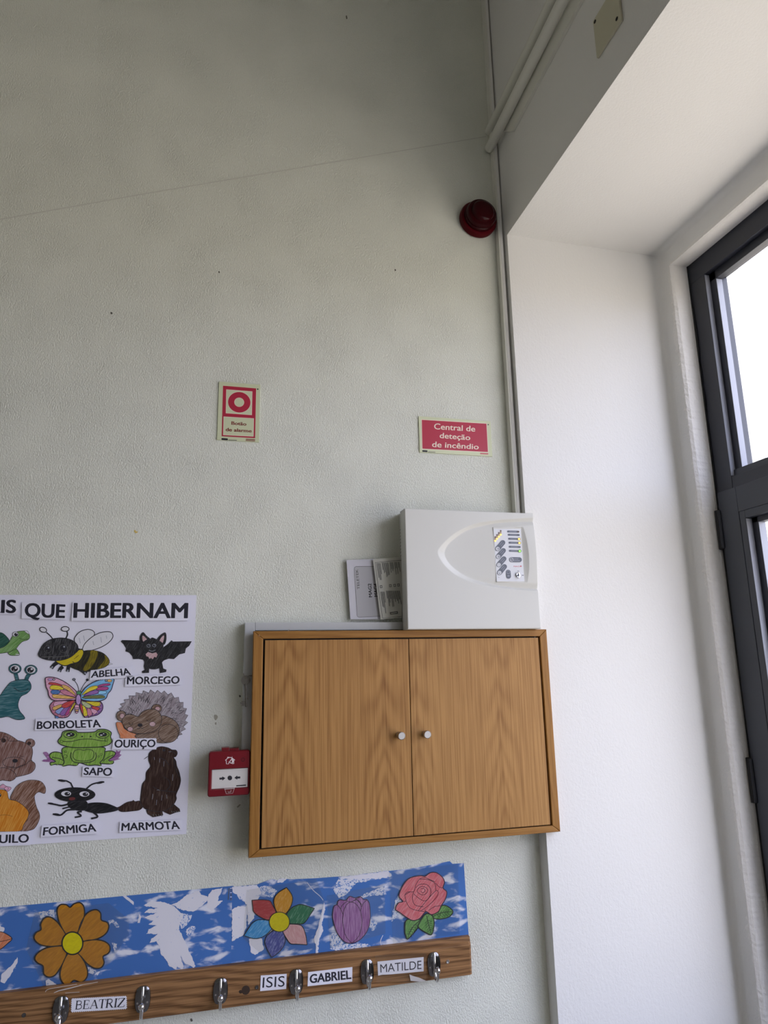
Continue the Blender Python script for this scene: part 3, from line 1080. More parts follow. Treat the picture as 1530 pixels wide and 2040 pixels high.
o = thing('detection_panel_sign', 'wide red wall sign with pale lettering and green border, above the white fire panel', 'sign', (0.618, 0, 2.09))
m = MB()
m.box(0.5172, 0.7190, -0.0028, -0.0003, 2.0875, 2.1862, M['sign_pale'], 0.0004)
m.build('plate', o)
a = Art(0.0029, 810, 810, 8.0526)
a.fill([(236, 203), (1289, 267), (1313, 738), (246, 684)], M['sign_pink'], smooth=False)
a.fill([(244, 212), (1281, 275), (1305, 729), (254, 675)], M['sign_red'], smooth=False)
a.build('red_field', o)
a = Art(0.0031, 810, 810, 8.0526)
a.text('Central de', [(443, 268), (1103, 314), (1100, 402), (440, 362)], M['sign_pink'], 0.014)
a.text('deteção', [(533, 418), (1024, 455), (1021, 539), (530, 505)], M['sign_pink'], 0.014)
a.text('de incêndio', [(412, 558), (1160, 604), (1156, 687), (408, 648)], M['sign_pink'], 0.014)
a.build('lettering', o)
a = Art(0.0031, 810, 810, 8.0526)
a.capsule((264, 712), (323, 716), 28, M['black'])
a.build('maker_mark', o)
a = Art(0.0031, 810, 810, 8.0526)
a.line([(345, 726), (462, 732)], 9, M['ink_grey'], smooth=False)
a.build('fine_print', o)
a = Art(0.0031, 810, 810, 8.0526)
a.line([(1180, 752), (1310, 758)], 20, M['red_ink'], smooth=False)
a.build('fine_print', o)
a = Art(0.0031, 810, 810, 8.0526)
a.ell(1310, 290, 11, 11, M['ink_grey'])
a.build('fixing_dot', o)

# ---------------------------------------------------------------- oak cabinet
CD = 0.060
cx0, cx1, cz0, cz1 = 0.1005, 0.8120, 1.1672, 1.6308
CO = Vector(((cx0+cx1)/2, 0, cz0))
def arch(px):
    return on_wall(px, 1500, CD).x-CO.x
M['oak_l'] = wood('oak_veneer', (0.42, 0.222, 0.072), (0.22, 0.098, 0.026), 'z', (arch(574), arch(766)), 0.85, 75, 330, 0.42, 0.46, 0.022)
M['oak_r'] = wood('oak_veneer_warm', (0.43, 0.232, 0.078), (0.24, 0.110, 0.031), 'z', (arch(834), arch(1000)), 0.85, 75, 380, 0.42, 0.36, 0.022)
cab = thing('wall_cabinet', 'shallow oak wall cabinet with two plain doors, under the white fire panel', 'cabinet', CO)
zo = (490, 1240, 2.3906)
def zp(x, y, d=CD):
    return on_wall(zo[0]+x/zo[2], zo[1]+y/zo[2], d)
iTL, iTR, iBR, iBL = zp(80, 80), zp(1397, 65), zp(1462, 966), zp(66, 1083)
fl = (iTL.x+iBL.x)/2
frr = (iTR.x+iBR.x)/2
ft = (iTL.z+iTR.z)/2
fb = (iBR.z+iBL.z)/2
m = MB()
m.box(cx0+0.003, XR-0.002, -0.0405, -0.0005, cz0+0.003, cz1-0.003, M['dark'])
m.box(fl-0.004, XR-0.004, -0.0535, -0.0405, fb-0.004, ft+0.004, M['dark'])
m.build('body', cab)
F0 = 0.0408
def mitre(pts, mat, nm):
    q = MB()
    q.prism(pts, F0, CD, mat, 0.0018)
    q.build(nm, cab)
g = 0.00015
mitre([(cx0, cz0), (fl-g, fb-g), (fl-g, ft+g), (cx0, cz1)], M['oak_v'], 'frame_stile')
mitre([(cx1, cz1), (frr+g, ft+g), (frr+g, fb-g), (cx1, cz0)], M['oak_v'], 'frame_stile')
mitre([(cx0+g*2, cz1), (fl, ft+g), (frr, ft+g), (cx1-g*2, cz1)], M['oak_h'], 'frame_rail')
mitre([(cx1-g*2, cz0), (frr, fb-g), (fl, fb-g), (cx0+g*2, cz0)], M['oak_h'], 'frame_rail')
gapx = (zp(771, 85).x+zp(804, 1018).x)/2
dL0 = fl+0.0042
dR1 = frr-0.0046
dz0, dz1 = fb+0.0022, ft-0.0030
def door_leaf(x0, x1, mat, lab):
    q = MB()
    q.box(x0, x1, -CD+0.0005, -0.0545, dz0, dz1, mat, 0.0007)
    return q.build('door', cab, label=lab)
dl = door_leaf(dL0, gapx-0.0009, M['oak_l'], 'left oak veneer door with bold arched grain')
dr = door_leaf(gapx+0.0009, dR1, M['oak_r'], 'right oak veneer door with finer grain')
def knob(px, py, ln, dp):
    p = on_wall(px, py, CD+ln)
    q = MB()
    q.lathe((p.x, -CD+0.001, p.z), (0, -1, 0), [(0, 0.0070), (0.002, 0.0070), (0.0022, 0.0060), (0.007, 0.0060), (0.0085, 0.0083), (ln-0.0012, 0.0086), (ln, 0.0078), (ln+0.0001, 0.0074), (ln-0.0004, 0.0070)], M['steel'], 36)
    q.build('knob', dp)
knob(800.7, 1466.4, 0.026, dl)
knob(852.4, 1463.8, 0.022, dr)
# little brass pin in the corner, screw hooks on the side and the top
q = MB()
pp_ = on_wall(470+468/10.2, 1240+268/10.2, CD)
q.lathe((pp_.x, -CD+0.0005, pp_.z), (0, -1, 0), [(0, 0.0022), (0.0012, 0.0020), (0.0013, 0.0012), (0.0006, 0.0008)], plain('brass_pin', (0.5, 0.3, 0.15), 0.35, 1.0), 14)
q.build('pin', cab)
hk = on_wall(502, 1346, 0.045)
q = MB()
q.tube([(cx0+0.002, hk.y, hk.z), (cx0-0.006, hk.y, hk.z), (cx0-0.0105, hk.y, hk.z-0.001), (cx0-0.0145, hk.y-0.0004, hk.z-0.0012), (cx0-0.0178, hk.y, hk.z+0.001), (cx0-0.0185, hk.y, hk.z+0.0055)], 0.0010, M['key_steel'], 10)
q.build('screw_hook', cab)
q = MB()
tp = on_wall(575.5, 1256, 0.045)
q.tube([(tp.x-0.003, -0.045, cz1-0.001), (tp.x-0.001, -0.045, cz1+0.0015), (tp.x+0.001, -0.045, cz1+0.004)], 0.0011, M['chrome'], 10)
q.build('screw_hook', cab)

# key on the hook
ky = -0.045
kc = on_wall(470+200/10.2, 1240+1175/10.2, 0.045)
kb = on_wall(470+208/10.2, 1240+1715/10.2, 0.045)
key = thing('key', 'small steel key hanging on a hook at the left side of the oak cabinet', 'key', (kc.x, ky, kb.z))
q = MB()
r0, rh = 0.0098, 0.0028
vs, fs = [], []
nn = 36
hz = 0.0055
for yy in (ky-0.0010, ky+0.0010):
    for i in range(nn):
        an = 2*math.pi*i/nn
        vs.append((kc.x+r0*math.cos(an), yy, kc.z+r0*1.06*math.sin(an)))
    for i in range(nn):
        an = 2*math.pi*i/nn
        vs.append((kc.x+rh*math.cos(an), yy, kc.z+hz+rh*math.sin(an)))
for i in range(nn):
    k = (i+1) % nn
    fs += [[i, k, nn+k, nn+i], [2*nn+i, 3*nn+i, 3*nn+k, 2*nn+k], [i, 2*nn+i, 2*nn+k, k], [nn+i, nn+k, 3*nn+k, 3*nn+i]]
q.add(vs, fs, M['key_steel'])
q.build('bow', key)
q = MB()
zt = kc.z-r0*0.95
q.tube([(kc.x, ky, zt+0.002), (kb.x, ky, kb.z)], 0.0021, M['key_steel'], 12)
q.tube([(kb.x, ky, kb.z+0.0185), (kb.x, ky, kb.z+0.0155)], 0.0032, M['key_steel'], 12)
q.tube([(kc.x, ky, zt+0.001), (kc.x, ky, zt-0.002)], 0.0032, M['key_steel'], 12)
q.build('shank', key)
q = MB()
q.box(kb.x-0.0105, kb.x-0.001, ky-0.0009, ky+0.0009, kb.z+0.0025, kb.z+0.0120, M['key_steel'], 0.0002)
q.box(kb.x-0.0125, kb.x-0.0095, ky-0.0009, ky+0.0009, kb.z+0.0055, kb.z+0.0100, M['key_steel'], 0.0002)
q.build('bit', key)

# ---------------------------------------------------------------- red call point
CPD = 0.055
c00, c11 = 0.0138, 0.0997
cza, czb = 1.2900, 1.3795
cp = thing('call_point', 'red fire call point with white press panel, at the left edge of the oak cabinet', 'call point', ((c00+c11)/2, 0, cza))
m = MB()
m.box(c00+0.004, c11-0.004, -0.034, -0.0004, cza+0.004, czb-0.003, M['red_plastic'], 0.003)
m.build('back_box', cp)
zc = (400, 1470, 12.75)
def cpt(x, y, d=CPD):
    return on_wall(zc[0]+x/zc[2], zc[1]+y/zc[2], d)
wl_, wr_ = cpt(270, 1000).x, cpt(1205, 1000).x
wt_, wb_ = cpt(740, 785).z, cpt(740, 1290).z
m = MB()
def rrect(x0, x1, z0, z1, r, n=6):
    out = []
    for cx_, cz_, a0 in ((x1-r, z1-r, 0), (x0+r, z1-r, 90), (x0+r, z0+r, 180), (x1-r, z0+r, 270)):
        for i in range(n+1):
            an = math.radians(a0+90*i/n)
            out.append((cx_+r*math.cos(an), cz_+r*math.sin(an)))
    return out
def framed_cover(m, x0, x1, z0, z1, wx0, wx1, wz0, wz1, d0, d1, rec, mat, r=0.005):
    o_ = rrect(x0, x1, z0, z1, r)
    o2 = rrect(x0+0.0018, x1-0.0018, z0+0.0018, z1-0.0018, r-0.001)
    i1 = rrect(wx0-0.002, wx1+0.002, wz0-0.002, wz1+0.002, 0.0024)
    i2 = rrect(wx0, wx1, wz0, wz1, 0.0012)
    n = len(o_)
    rings = [[(x, -d0, z) for x, z in o_], [(x, -(d1-0.002), z) for x, z in o_], [(x, -d1, z) for x, z in o2],
             [(x, -d1, z) for x, z in i1], [(x, -(d1-rec), z) for x, z in i2]]
    vs = [p for r_ in rings for p in r_]
    fs = []
    for k in range(4):
        for i in range(n):
            j = (i+1) % n
            fs.append([k*n+i, k*n+j, (k+1)*n+j, (k+1)*n+i])
    fs.append([i for i in range(n)])
    m.add(vs, fs, mat, False)
framed_cover(m, c00, c11, cza, czb, wl_+.001, wr_-.001, wb_+.001, wt_-.001, 0.033, CPD, 0.0055, M['red_plastic'])
m.build('front_cover', cp)
m = MB()
m.box(wl_+0.0008, wr_-0.0008, -(CPD-0.0035), -(CPD-0.0065), wb_+0.0008, wt_-0.0008, plain('press_panel_white', (0.62, 0.60, 0.57), 0.35), 0.0004)
pan = m.build('press_panel', cp, label='white press panel with black arrows')
PD = CPD-0.0033
a = Art(PD, *zc)
a.ell(738, 1018, 58, 60, M['black'], edge=0)
a.fill([(472, 1012), (545, 1006), (545, 978), (625, 1022), (548, 1086), (547, 1056), (472, 1062)], M['black'], smooth=False)
a.fill([(1003, 980), (927, 984), (925, 955), (852, 1015), (930, 1062), (928, 1034), (1003, 1030)], M['black'], smooth=False)
a.line([(900, 1218), (1148, 1200)], 30, M['black'], smooth=False)
a.build('arrow_print', pan)
a = Art(CPD+0.0001, *zc)
W_ = plain('white_print', (0.74, 0.66, 0.66), 0.5)
for ln_ in ([(622, 572), (680, 518), (742, 492), (805, 518), (868, 565)], [(645, 568), (652, 662), (705, 662), (722, 600)], [(838, 555), (838, 655), (790, 655)], [(680, 515), (680, 490), (712, 490), (712, 505)]):
    a.line(ln_, 17, W_, smooth=False)
a.fill([(795, 465), (802, 520), (828, 560), (826, 620), (785, 650), (742, 640), (732, 600), (752, 560), (780, 530)], W_)
a.fill([(778, 560), (792, 590), (782, 630), (757, 628), (752, 600)], M['red_plastic'])
a.ell(770, 615, 14, 16, M['dark'])
a.build('house_fire_symbol', cp)
m = MB()
lp = cpt(1072, 552)
m.lathe((lp.x, -CPD+0.0004, lp.z), (0, -1, 0), [(0, 0.0040), (0.0005, 0.0040), (0.0007, 0.0034), (0.0003, 0.003), (0.0002, 0.001)], M['dark'], 20)
m.build('indicator_light', cp)
m = MB()
a = Art(CPD+0.0012, *zc)
a.fill([(595, 1255), (870, 1240), (812, 1410), (645, 1425)], M['tape'], smooth=False, thick=0.001)
a.line([(595, 1258), (868, 1243)], 9, W_, smooth=False)
a.line([(608, 1302), (860, 1280)], 12, W_, smooth=False)
a.line([(597, 1262), (648, 1422)], 7, W_, smooth=False)
a.line([(868, 1248), (812, 1408)], 5, W_, smooth=False)
a.line([(648, 1424), (812, 1408)], 5, W_, smooth=False)
a.line([(690, 1380), (762, 1375), (768, 1320)], 9, W_, smooth=False)
a.build('test_key_tab', cp)
m = MB()
e0, e1 = cpt(530, 300, .045).x, cpt(975, 300, .045).x
m.box(e0, cpt(730, 300, .045).x, -0.046, -0.018, czb-0.004, czb+0.0062, M['red_dark'], 0.001)
m.box(cpt(735, 300, .045).x, e1, -0.046, -0.018, czb-0.004, czb+0.0040, M['red_plastic'], 0.001)
m.build('cover_clip', cp)

# ---------------------------------------------------------------- white fire panel
FP = 0.085
fx0, fx1, fz0, fz1 = 0.4485, 0.7855, 1.6312, 1.9175
fp = thing('fire_alarm_panel', 'white fire alarm panel with oval relief and lit keypad on the oak cabinet', 'fire panel', ((fx0+fx1)/2, 0, fz0))
m = MB()
m.box(0.4580, XR-0.0008, -0.0392, -0.0004, fz0+0.004, 1.922, M['abs'], 0.002)
m.build('housing', fp)
for i in range(13):
    z = 1.878-i*0.0082
    q = MB()
    q.add([(0.4577, -0.008, z), (0.4577, -0.030, z+0.006), (0.4577, -0.030, z+0.0085), (0.4577, -0.008, z+0.0025)], [[0, 1, 2, 3]], M['abs_dark'])
    q.build('vent_slot', fp)

WX, WY, WS = 680, 1000, 3.643
def to_px(P_):
    d = P_-CAM
    z = d.dot(FW)
    return 765+F_PX*d.dot(RT)/z, 1020-F_PX*d.dot(UP)/z
NX, NZ = 281, 239
lobe = [(1520, 112), (1440, 112), (1300, 120), (1150, 131), (1000, 152), (900, 186), (820, 230), (755, 285), (715, 330), (700, 362), (715, 410),
        (760, 470), (830, 528), (920, 570), (1020, 600), (1150, 622), (1300, 638), (1460, 648), (1520, 650)]
lobe = spline(lobe, 6, False)
lb = np.array(lobe)
xs = np.linspace(fx0, fx1, NX)
zs = np.linspace(fz1, fz0, NZ)
gx, gz = np.meshgrid(xs, zs)
dd = np.stack([gx-CAM.x, np.full_like(gx, -FP-CAM.y), gz-CAM.z], -1)
zc_ = dd@np.array(FW)
U = (765+F_PX*(dd@np.array(RT))/zc_-WX)*WS
V = (1020-F_PX*(dd@np.array(UP))/zc_-WY)*WS
dist = np.full(U.shape, 1e9)
for (ax, ay), (bx, by) in zip(lb[:-1], lb[1:]):
    ex, ey = bx-ax, by-ay
    t = np.clip(((U-ax)*ex+(V-ay)*ey)/(ex*ex+ey*ey+1e-9), 0, 1)
    dist = np.minimum(dist, np.hypot(U-ax-t*ex, V-ay-t*ey))
inside = np.zeros(U.shape, bool)
for (ax, ay), (bx, by) in zip(lb, np.roll(lb, -1, 0)):
    c_ = ((ay > V) != (by > V)) & (U < (bx-ax)*(V-ay)/(by-ay+1e-12)+ax)
    inside ^= c_
def sstep(t):
    t = np.clip(t, 0, 1)
    return t*t*(3-2*t)
inner = spline([(1560, 152), (1400, 142), (1200, 146), (1050, 166), (920, 204), (830, 262), (775, 316), (756, 364), (768, 412), (815, 470), (900, 530), (1000, 572), (1150, 604), (1300, 624), (1560, 637)], 6, False)
ib = np.array(inner)
dist_i = np.full(U.shape, 1e9)
for (ax, ay), (bx, by) in zip(ib[:-1], ib[1:]):
    ex, ey = bx-ax, by-ay
    t = np.clip(((U-ax)*ex+(V-ay)*ey)/(ex*ex+ey*ey+1e-9), 0, 1)
    dist_i = np.minimum(dist_i, np.hypot(U-ax-t*ex, V-ay-t*ey))
inner_in = np.zeros(U.shape, bool)
for (ax, ay), (bx, by) in zip(ib, np.roll(ib, -1, 0)):
    c_ = ((ay > V) != (by > V)) & (U < (bx-ax)*(V-ay)/(by-ay+1e-12)+ax)
    inner_in ^= c_
wdt = 13+44*np.clip((1080-U)/330, 0, 1)
Hh = np.zeros(U.shape)
rec = np.where(inner_in, 1.0, dist/(dist+dist_i+1e-6))*0.0062
bulge = 0.0105*sstep((U-820)/640)*np.clip(1-((V-372)/330)**2, 0, 1)
Hh = np.where(inside, -rec+bulge*sstep(dist/60), 0.0)
# keypad recess
kv = [183, 280, 380, 480, 580]
ko = np.interp(V, kv, [1322, 1343, 1357, 1361, 1352])
ki = np.interp(V, kv, [1303, 1310, 1316, 1321, 1327])
kl = np.interp(V, [183, 580], [1103, 1129])
FLOOR = -0.0016
inw = (V > 184) & (V < 580) & (U > kl) & (U < ko)
tt = np.clip((U-ki)/(ko-ki+1e-6), 0, 1)
Hh = np.where(inw, np.where(U <= ki, FLOOR, FLOOR+(Hh-FLOOR)*tt**1.2), Hh)
# softly rounded rim
rim = np.minimum(np.minimum(gx-fx0, fx1-gx), np.minimum(fz1-gz, gz-fz0))
Hh = Hh-0.0022*(1-np.sqrt(np.clip(1-(1-np.clip(rim/0.0025, 0, 1))**2, 0, 1)))
m = MB()
vs = [(xs[i], -(FP+Hh[j, i]), zs[j]) for j in range(NZ) for i in range(NX)]
fs = [[j*NX+i, (j+1)*NX+i, (j+1)*NX+i+1, j*NX+i+1] for j in range(NZ-1) for i in range(NX-1)]
m.add(vs, fs, M['abs'], True)
BK = -0.041
def skirt(idx, dx, dz):
    k = len(idx)
    a_ = [Vector(vs[i]) for i in idx]
    b_ = [Vector((p.x+dx, BK, p.z+dz)) for p in a_]
    m.add(a_+b_, [[i, i+1, k+i+1, k+i] for i in range(k-1)], M['abs'], False)
skirt([j*NX for j in range(NZ)], 0.0015, 0)
skirt([j*NX+NX-1 for j in range(NZ)][::-1], -0.001, 0)
skirt([i for i in range(NX)][::-1], 0, 0)
skirt([(NZ-1)*NX+i for i in range(NX)], 0, 0)
m.build('cover', fp)
# keypad
KQ = (960, 1030, 13.909)
KD = FP+FLOOR+0.0002
a = Art(KD, *KQ)
a.fill([(318, 330), (1075, 330), (1105, 800), (1135, 1200), (1180, 1780), (410, 1780)], M['plate_grey'], smooth=False)
a.text('MAG', [(880, 1350), (1040, 1350), (1040, 1385), (880, 1385)], M['red_ink'], 0.02)
a.ell(1078, 1363, 24, 20, M['red_ink'])
a.line([(985, 1497), (1030, 1497)], 14, M['slate'], smooth=False)
a.line([(1110, 1612), (1155, 1612)], 18, M['slate'], smooth=False)
a.line([(450, 1675), (485, 1675)], 10, M['bead'], smooth=False)
key_plate = a.build('keypad', fp)
for k, (cx_, cy_) in enumerate(((865, 404), (882, 495), (895, 604), (905, 714), (908, 827), (915, 938))):
    a = Art(KD+0.0003, *KQ)
    a.capsule((cx_-140, cy_-3), (cx_+140, cy_+4), 56, M['slate'])
    a.line([(cx_-105, cy_-2), (cx_+85, cy_+2)], 11, M['bead'], smooth=False)
    a.build('indicator_bar', key_plate)
for (cx_, cy_, mt) in ((1030, 609, 'amber_led'), (1042, 720, 'amber_led'), (1052, 942, 'green_led'), (1010, 408, 'led_off')):
    a = Art(KD+0.0008, *KQ)
    if mt == 'green_led':
        a.ell(cx_, cy_, 46, 42, plain('green_lens', (0.08, 0.28, 0.03), 0.3))
    elif mt == 'amber_led':
        a.ell(cx_, cy_, 44, 38, M['led_tube'])
    a.ell(cx_, cy_, 27, 24, M[mt], thick=0.0006)
    a.build('indicator_light', key_plate)
for (x_, y_, xt, yt) in ((370, 660, 372, 558), (420, 603, 422, 497), (472, 546, 472, 442), (522, 490, 522, 384)):
    a = Art(KD+0.0005, *KQ)
    a.capsule((xt, yt+30), (x_, y_), 36, M['led_tube'])
    a.ell(xt, yt, 22, 24, M['led_off'])
    a.ell(x_, y_, 27, 24, M['amber_led'], thick=0.0005)
    a.build('indicator_light', key_plate)
for k, (p0_, p1_) in enumerate((((440, 878), (582, 708)), ((456, 1097), (598, 928)), ((472, 1322), (613, 1156)), ((490, 1543), (628, 1374)))):
    a = Art(KD+0.0008, *KQ)
    a.capsule(p0_, p1_, 134, M['slate'], thick=0.0007)
    a.ell(p0_[0], p0_[1], 52, 52, M['plate_grey'])
    if k == 2:
        a.ell(p0_[0], p0_[1], 26, 26, None, edge=9, emat=M['slate'])
    elif k == 3:
        a.ell(p0_[0], p0_[1]-6, 24, 22, None, edge=9, emat=M['slate'])
        a.line([(p0_[0]-22, p0_[1]+26), (p0_[0]+22, p0_[1]+26)], 10, M['slate'])
    else:
        a.line([(p0_[0]-24, p0_[1]-18), (p0_[0]+22, p0_[1]-22), (p0_[0]+24, p0_[1]+20), (p0_[0]-20, p0_[1]+18)], 13, M['slate'])
        a.line([(p0_[0]-22, p0_[1]), (p0_[0]+22, p0_[1])], 10, M['slate'])
    dx_, dy_ = (p1_[0]-p0_[0]), (p1_[1]-p0_[1])
    for off in (-22, 18):
        a.line([(p0_[0]+dx_*.5+off, p0_[1]+dy_*.5+off*.8), (p0_[0]+dx_*1.05+off, p0_[1]+dy_*1.05+off*.8)], 10, M['bead'], smooth=False)
    a.build('button', key_plate)
a = Art(KD+0.0008, *KQ)
a.capsule((828, 1180), (1040, 1184), 138, M['slate'], thick=0.0007)
a.ell(828, 1180, 46, 46, None, edge=9, emat=M['plate_grey'])
a.line([(806, 1200), (850, 1160)], 9, M['plate_grey'], smooth=False)
a.line([(890, 1162), (1010, 1164)], 15, M['bead'], smooth=False)
a.line([(880, 1208), (1050, 1210)], 15, M['bead'], smooth=False)
a.build('button', key_plate)
a = Art(KD+0.0008, *KQ)
a.capsule((734, 1526), (742, 1645), 128, M['slate'], thick=0.0007)
a.ell(734, 1528, 44, 44, None, edge=9, emat=M['bead'])
a.line([(706, 1632), (770, 1632)], 26, M['bead'], smooth=False)
a.build('button', key_plate)
m = MB()
kp = on_wall(KQ[0]+1003/KQ[2], KQ[1]+1612/KQ[2], KD)
m.lathe((kp.x, -KD, kp.z), (0, -1, 0), [(0, 0.0070), (0.0030, 0.0070), (0.0038, 0.0060), (0.0036, 0.0048)], M['chrome'], 32)
m.box(kp.x-0.0009, kp.x+0.0009, -KD-0.0042, -KD-0.0030, kp.z-0.0032, kp.z+0.0032, M['dark'])
m.build('key_switch', key_plate)

# ---------------------------------------------------------------- booklet and sheet tucked beside the panel
BZ = (680, 1090, 10.2)
BL_ = 0.012
bk = thing('instruction_booklet', 'grey lilac booklet standing behind the cream sheet, left of the fire panel', 'booklet', (0.36, -BL_, 1.652))
a = Art(BL_, *BZ)
a.fill([(105, 262), (700, 238), (900, 1470), (185, 1468)], M['manual'], smooth=False, thick=0.004)
a.build('cover', bk)
a = Art(BL_+0.0002, *BZ)
rr = [(720, 388), (300, 392), (268, 412), (262, 450), (290, 900), (318, 1380), (330, 1412), (360, 1424), (880, 1398), (880, 388)]
a.fill(rr, M['manual2'], smooth=False)
a.line(rr[:-1], 8, M['ink_grey'], smooth=False)
a.text('TELETEK', [(325, 858), (290, 452), (338, 448), (375, 856)], M['ink_grey'], 0.012)
a.text('MAG2', [(560, 1020), (540, 738), (608, 736), (626, 1016)], M['black'], 0.03)
a.text('MAG4', [(672, 1010), (655, 740), (725, 738), (742, 1006)], M['black'], 0.03)
a.build('print', bk)
SL = 0.020
sh = thing('instruction_sheet', 'cream instruction sheet with fine print wedged between the grey booklet and the fire panel', 'leaflet', (0.43, -SL, 1.652))
a = Art(SL, *BZ)
a.fill([(640, 245), (1230, 205), (1230, 1432), (815, 1468), (797, 1470)], M['sheet'], smooth=False, thick=0.0012)
a.build('paper', sh)
a = Art(SL+0.0002, *BZ)
a.line([(1225, 265), (690, 312), (760, 900), (840, 1446), (1225, 1408)], 10, M['ink_grey'], smooth=False)
rng = random.Random(12)
def print_block(x0, x1, y0, ymax, step):
    x = x0
    while x < x1:
        ln_ = rng.uniform(0.45, 1.0)*ymax
        a.line([(x, y0), (x+0.14*ln_, y0+ln_)], step*0.55, M['ink_grey'], smooth=False)
        x += step
print_block(722, 790, 325, 420, 22)
print_block(825, 960, 312, 330, 20)
print_block(985, 1050, 305, 260, 20)
print_block(1080, 1130, 300, 270, 20)
print_block(1150, 1190, 300, 240, 20)
print_block(800, 880, 905, 480, 22)
print_block(915, 1200, 885, 330, 22)
for x_, y_ in ((808, 805), (995, 785), (1083, 778), (1160, 770)):
    a.fill([(x_-25, y_-28), (x_+22, y_-31), (x_+26, y_+25), (x_-20, y_+28)], M['ink_grey'], smooth=False)
    a.fill([(x_-13, y_-16), (x_+10, y_-18), (x_+13, y_+13), (x_-9, y_+15)], M['sheet'], smooth=False)
a.fill([(985, 1322), (1145, 1300), (1152, 1352), (995, 1372)], M['ink_grey'], smooth=False)
a.line([(1010, 1348), (1130, 1328)], 14, M['sheet'], smooth=False)
a.build('print', sh)

# ---------------------------------------------------------------- poster of hibernating animals
PB = 0.0016
Z1 = (0, 1170, 3.825)
po = thing('animal_poster', 'large white poster with coloured animal cut-outs and black word strips, left of the call point', 'poster', (-0.20, 0, 1.2))
a = Art(PB, *Z1)
a.fill([(-1500, 56), (0, 58), (700, 58), (1498, 60), (1470, 700), (1420, 1880), (240, 1960), (-1500, 2078)], M['paper'], smooth=False, thick=0.0012)
a.build('backing_sheet', po)

def word(txt, paper, cap, bold=0.03, dep=0.0046):
    a = Art(dep, *Z1)
    a.fill(pinked(paper, 13, 5), M['paper_strip'], smooth=False, thick=0.0009)
    a.text(txt, cap, M['navy_ink'], bold)
    return a.build('word_strip', po)
def spread(cap, f0, f1):
    """stretch a quad sideways so that it spans f0..f1 of its own width"""
    TL, TR, BR, BL = [Vector(q) for q in cap]
    return [tuple(TL+(TR-TL)*f0), tuple(TL+(TR-TL)*f1), tuple(BL+(BR-BL)*f1), tuple(BL+(BR-BL)*f0)]
word('ANIMAIS', [(-560, 75), (150, 92), (132, 208), (-560, 205)], [(-545, 96), (126, 96), (122, 196), (-555, 194)], 0.035)
# strips of the title, measured in the crop that starts at 1175 (5 px lower)
def t5(q):
    return [(x, y+19) for x, y in q]
word('QUE', t5([(165, 92), (515, 96), (512, 232), (162, 222)]), t5([(190, 100), (500, 112), (494, 216), (186, 208)]), 0.035)
word('HIBERNAM', t5([(552, 92), (1448, 92), (1440, 238), (540, 240)]), t5([(562, 100), (1436, 100), (1431, 217), (557, 214)]), 0.035)
word('ABELHA', [(688, 630), (1008, 602), (1014, 690), (680, 712)], [(700, 640), (985, 614), (1000, 668), (690, 690)])
word('MORCEGO', [(955, 672), (1388, 664), (1385, 746), (948, 760)], [(968, 683), (1370, 677), (1367, 734), (966, 740)])
word('BORBOLETA', [(270, 1000), (786, 990), (785, 1078), (262, 1094)], [(283, 1022), (762, 1008), (771, 1066), (279, 1081)])
word('SAPO', [(628, 1362), (872, 1367), (870, 1450), (622, 1442)], [(642, 1373), (857, 1376), (852, 1438), (635, 1429)])
word('OURIÇO', [(862, 1150), (1195, 1148), (1195, 1238), (850, 1240)], [(874, 1162), (1186, 1160), (1184, 1218), (870, 1222)])
word('FORMIGA', [(318, 1812), (745, 1788), (750, 1880), (306, 1906)], [(332, 1830), (724, 1800), (736, 1860), (325, 1892)])
word('MARMOTA', [(912, 1786), (1390, 1768), (1392, 1852), (905, 1872)], [(928, 1797), (1360, 1780), (1373, 1842), (923, 1856)])
ZM = (0, 1450, 8.5)
def m2z(q):
    return [(x/8.5*3.825, (1450+y/8.5-1170)*3.825) for x, y in q]
word('ESQUILO', m2z([(-560, 1770), (525, 1745), (522, 1992), (-560, 2030)]), m2z([(-415, 1822), (494, 1798), (486, 1942), (-420, 1962)]))

CB = 0.0023
def cut(ox, oy, s, d=CB):
    return Art(d, ox, oy, s)
bl = M['black']

# bee
a = cut(0, 1230, 6.375)
a.line([(670, 275), (640, 235), (590, 190)], 13)
a.ell(548, 157, 45, 31, M['white'], 20, edge=11)
a.line([(838, 265), (858, 220), (852, 180)], 16)
a.ell(828, 147, 50, 30, M['white'], 0, edge=11)
a.fill([(945, 295), (960, 240), (1020, 180), (1110, 152), (1180, 170), (1200, 215), (1150, 290), (1090, 350), (1050, 400), (990, 390)], M['white'], edge=10)
a.fill([(1045, 410), (1080, 330), (1180, 240), (1290, 190), (1400, 185), (1435, 240), (1390, 310), (1290, 375), (1160, 420), (1060, 430)], M['white'], edge=10)
for q in ([(1005, 260), (1020, 330)], [(1060, 230), (1075, 300)], [(1180, 300), (1190, 350)], [(1280, 250), (1290, 320)], [(1350, 230), (1355, 270)]):
    a.line(q, 6, M['bead'])
for q in ([(730, 575), (690, 600), (652, 645)], [(800, 625), (770, 650), (752, 690)], [(880, 585), (868, 640), (860, 690)], [(985, 640), (1050, 680), (1095, 718)]):
    a.line(q, 46)
    a.line([(q[1][0]*.5+q[2][0]*.5, q[1][1]*.5+q[2][1]*.5), q[2]], 20, M['bead'])
a.fill([(1378, 572), (1432, 592), (1372, 605)], M['white'], smooth=False, edge=6)
a.fill([(1060, 430), (1180, 420), (1300, 450), (1375, 520), (1385, 580), (1330, 630), (1200, 665), (1100, 690), (1000, 670), (900, 630), (890, 600), (1000, 560), (1050, 480)], P['bee_black'], edge=8)
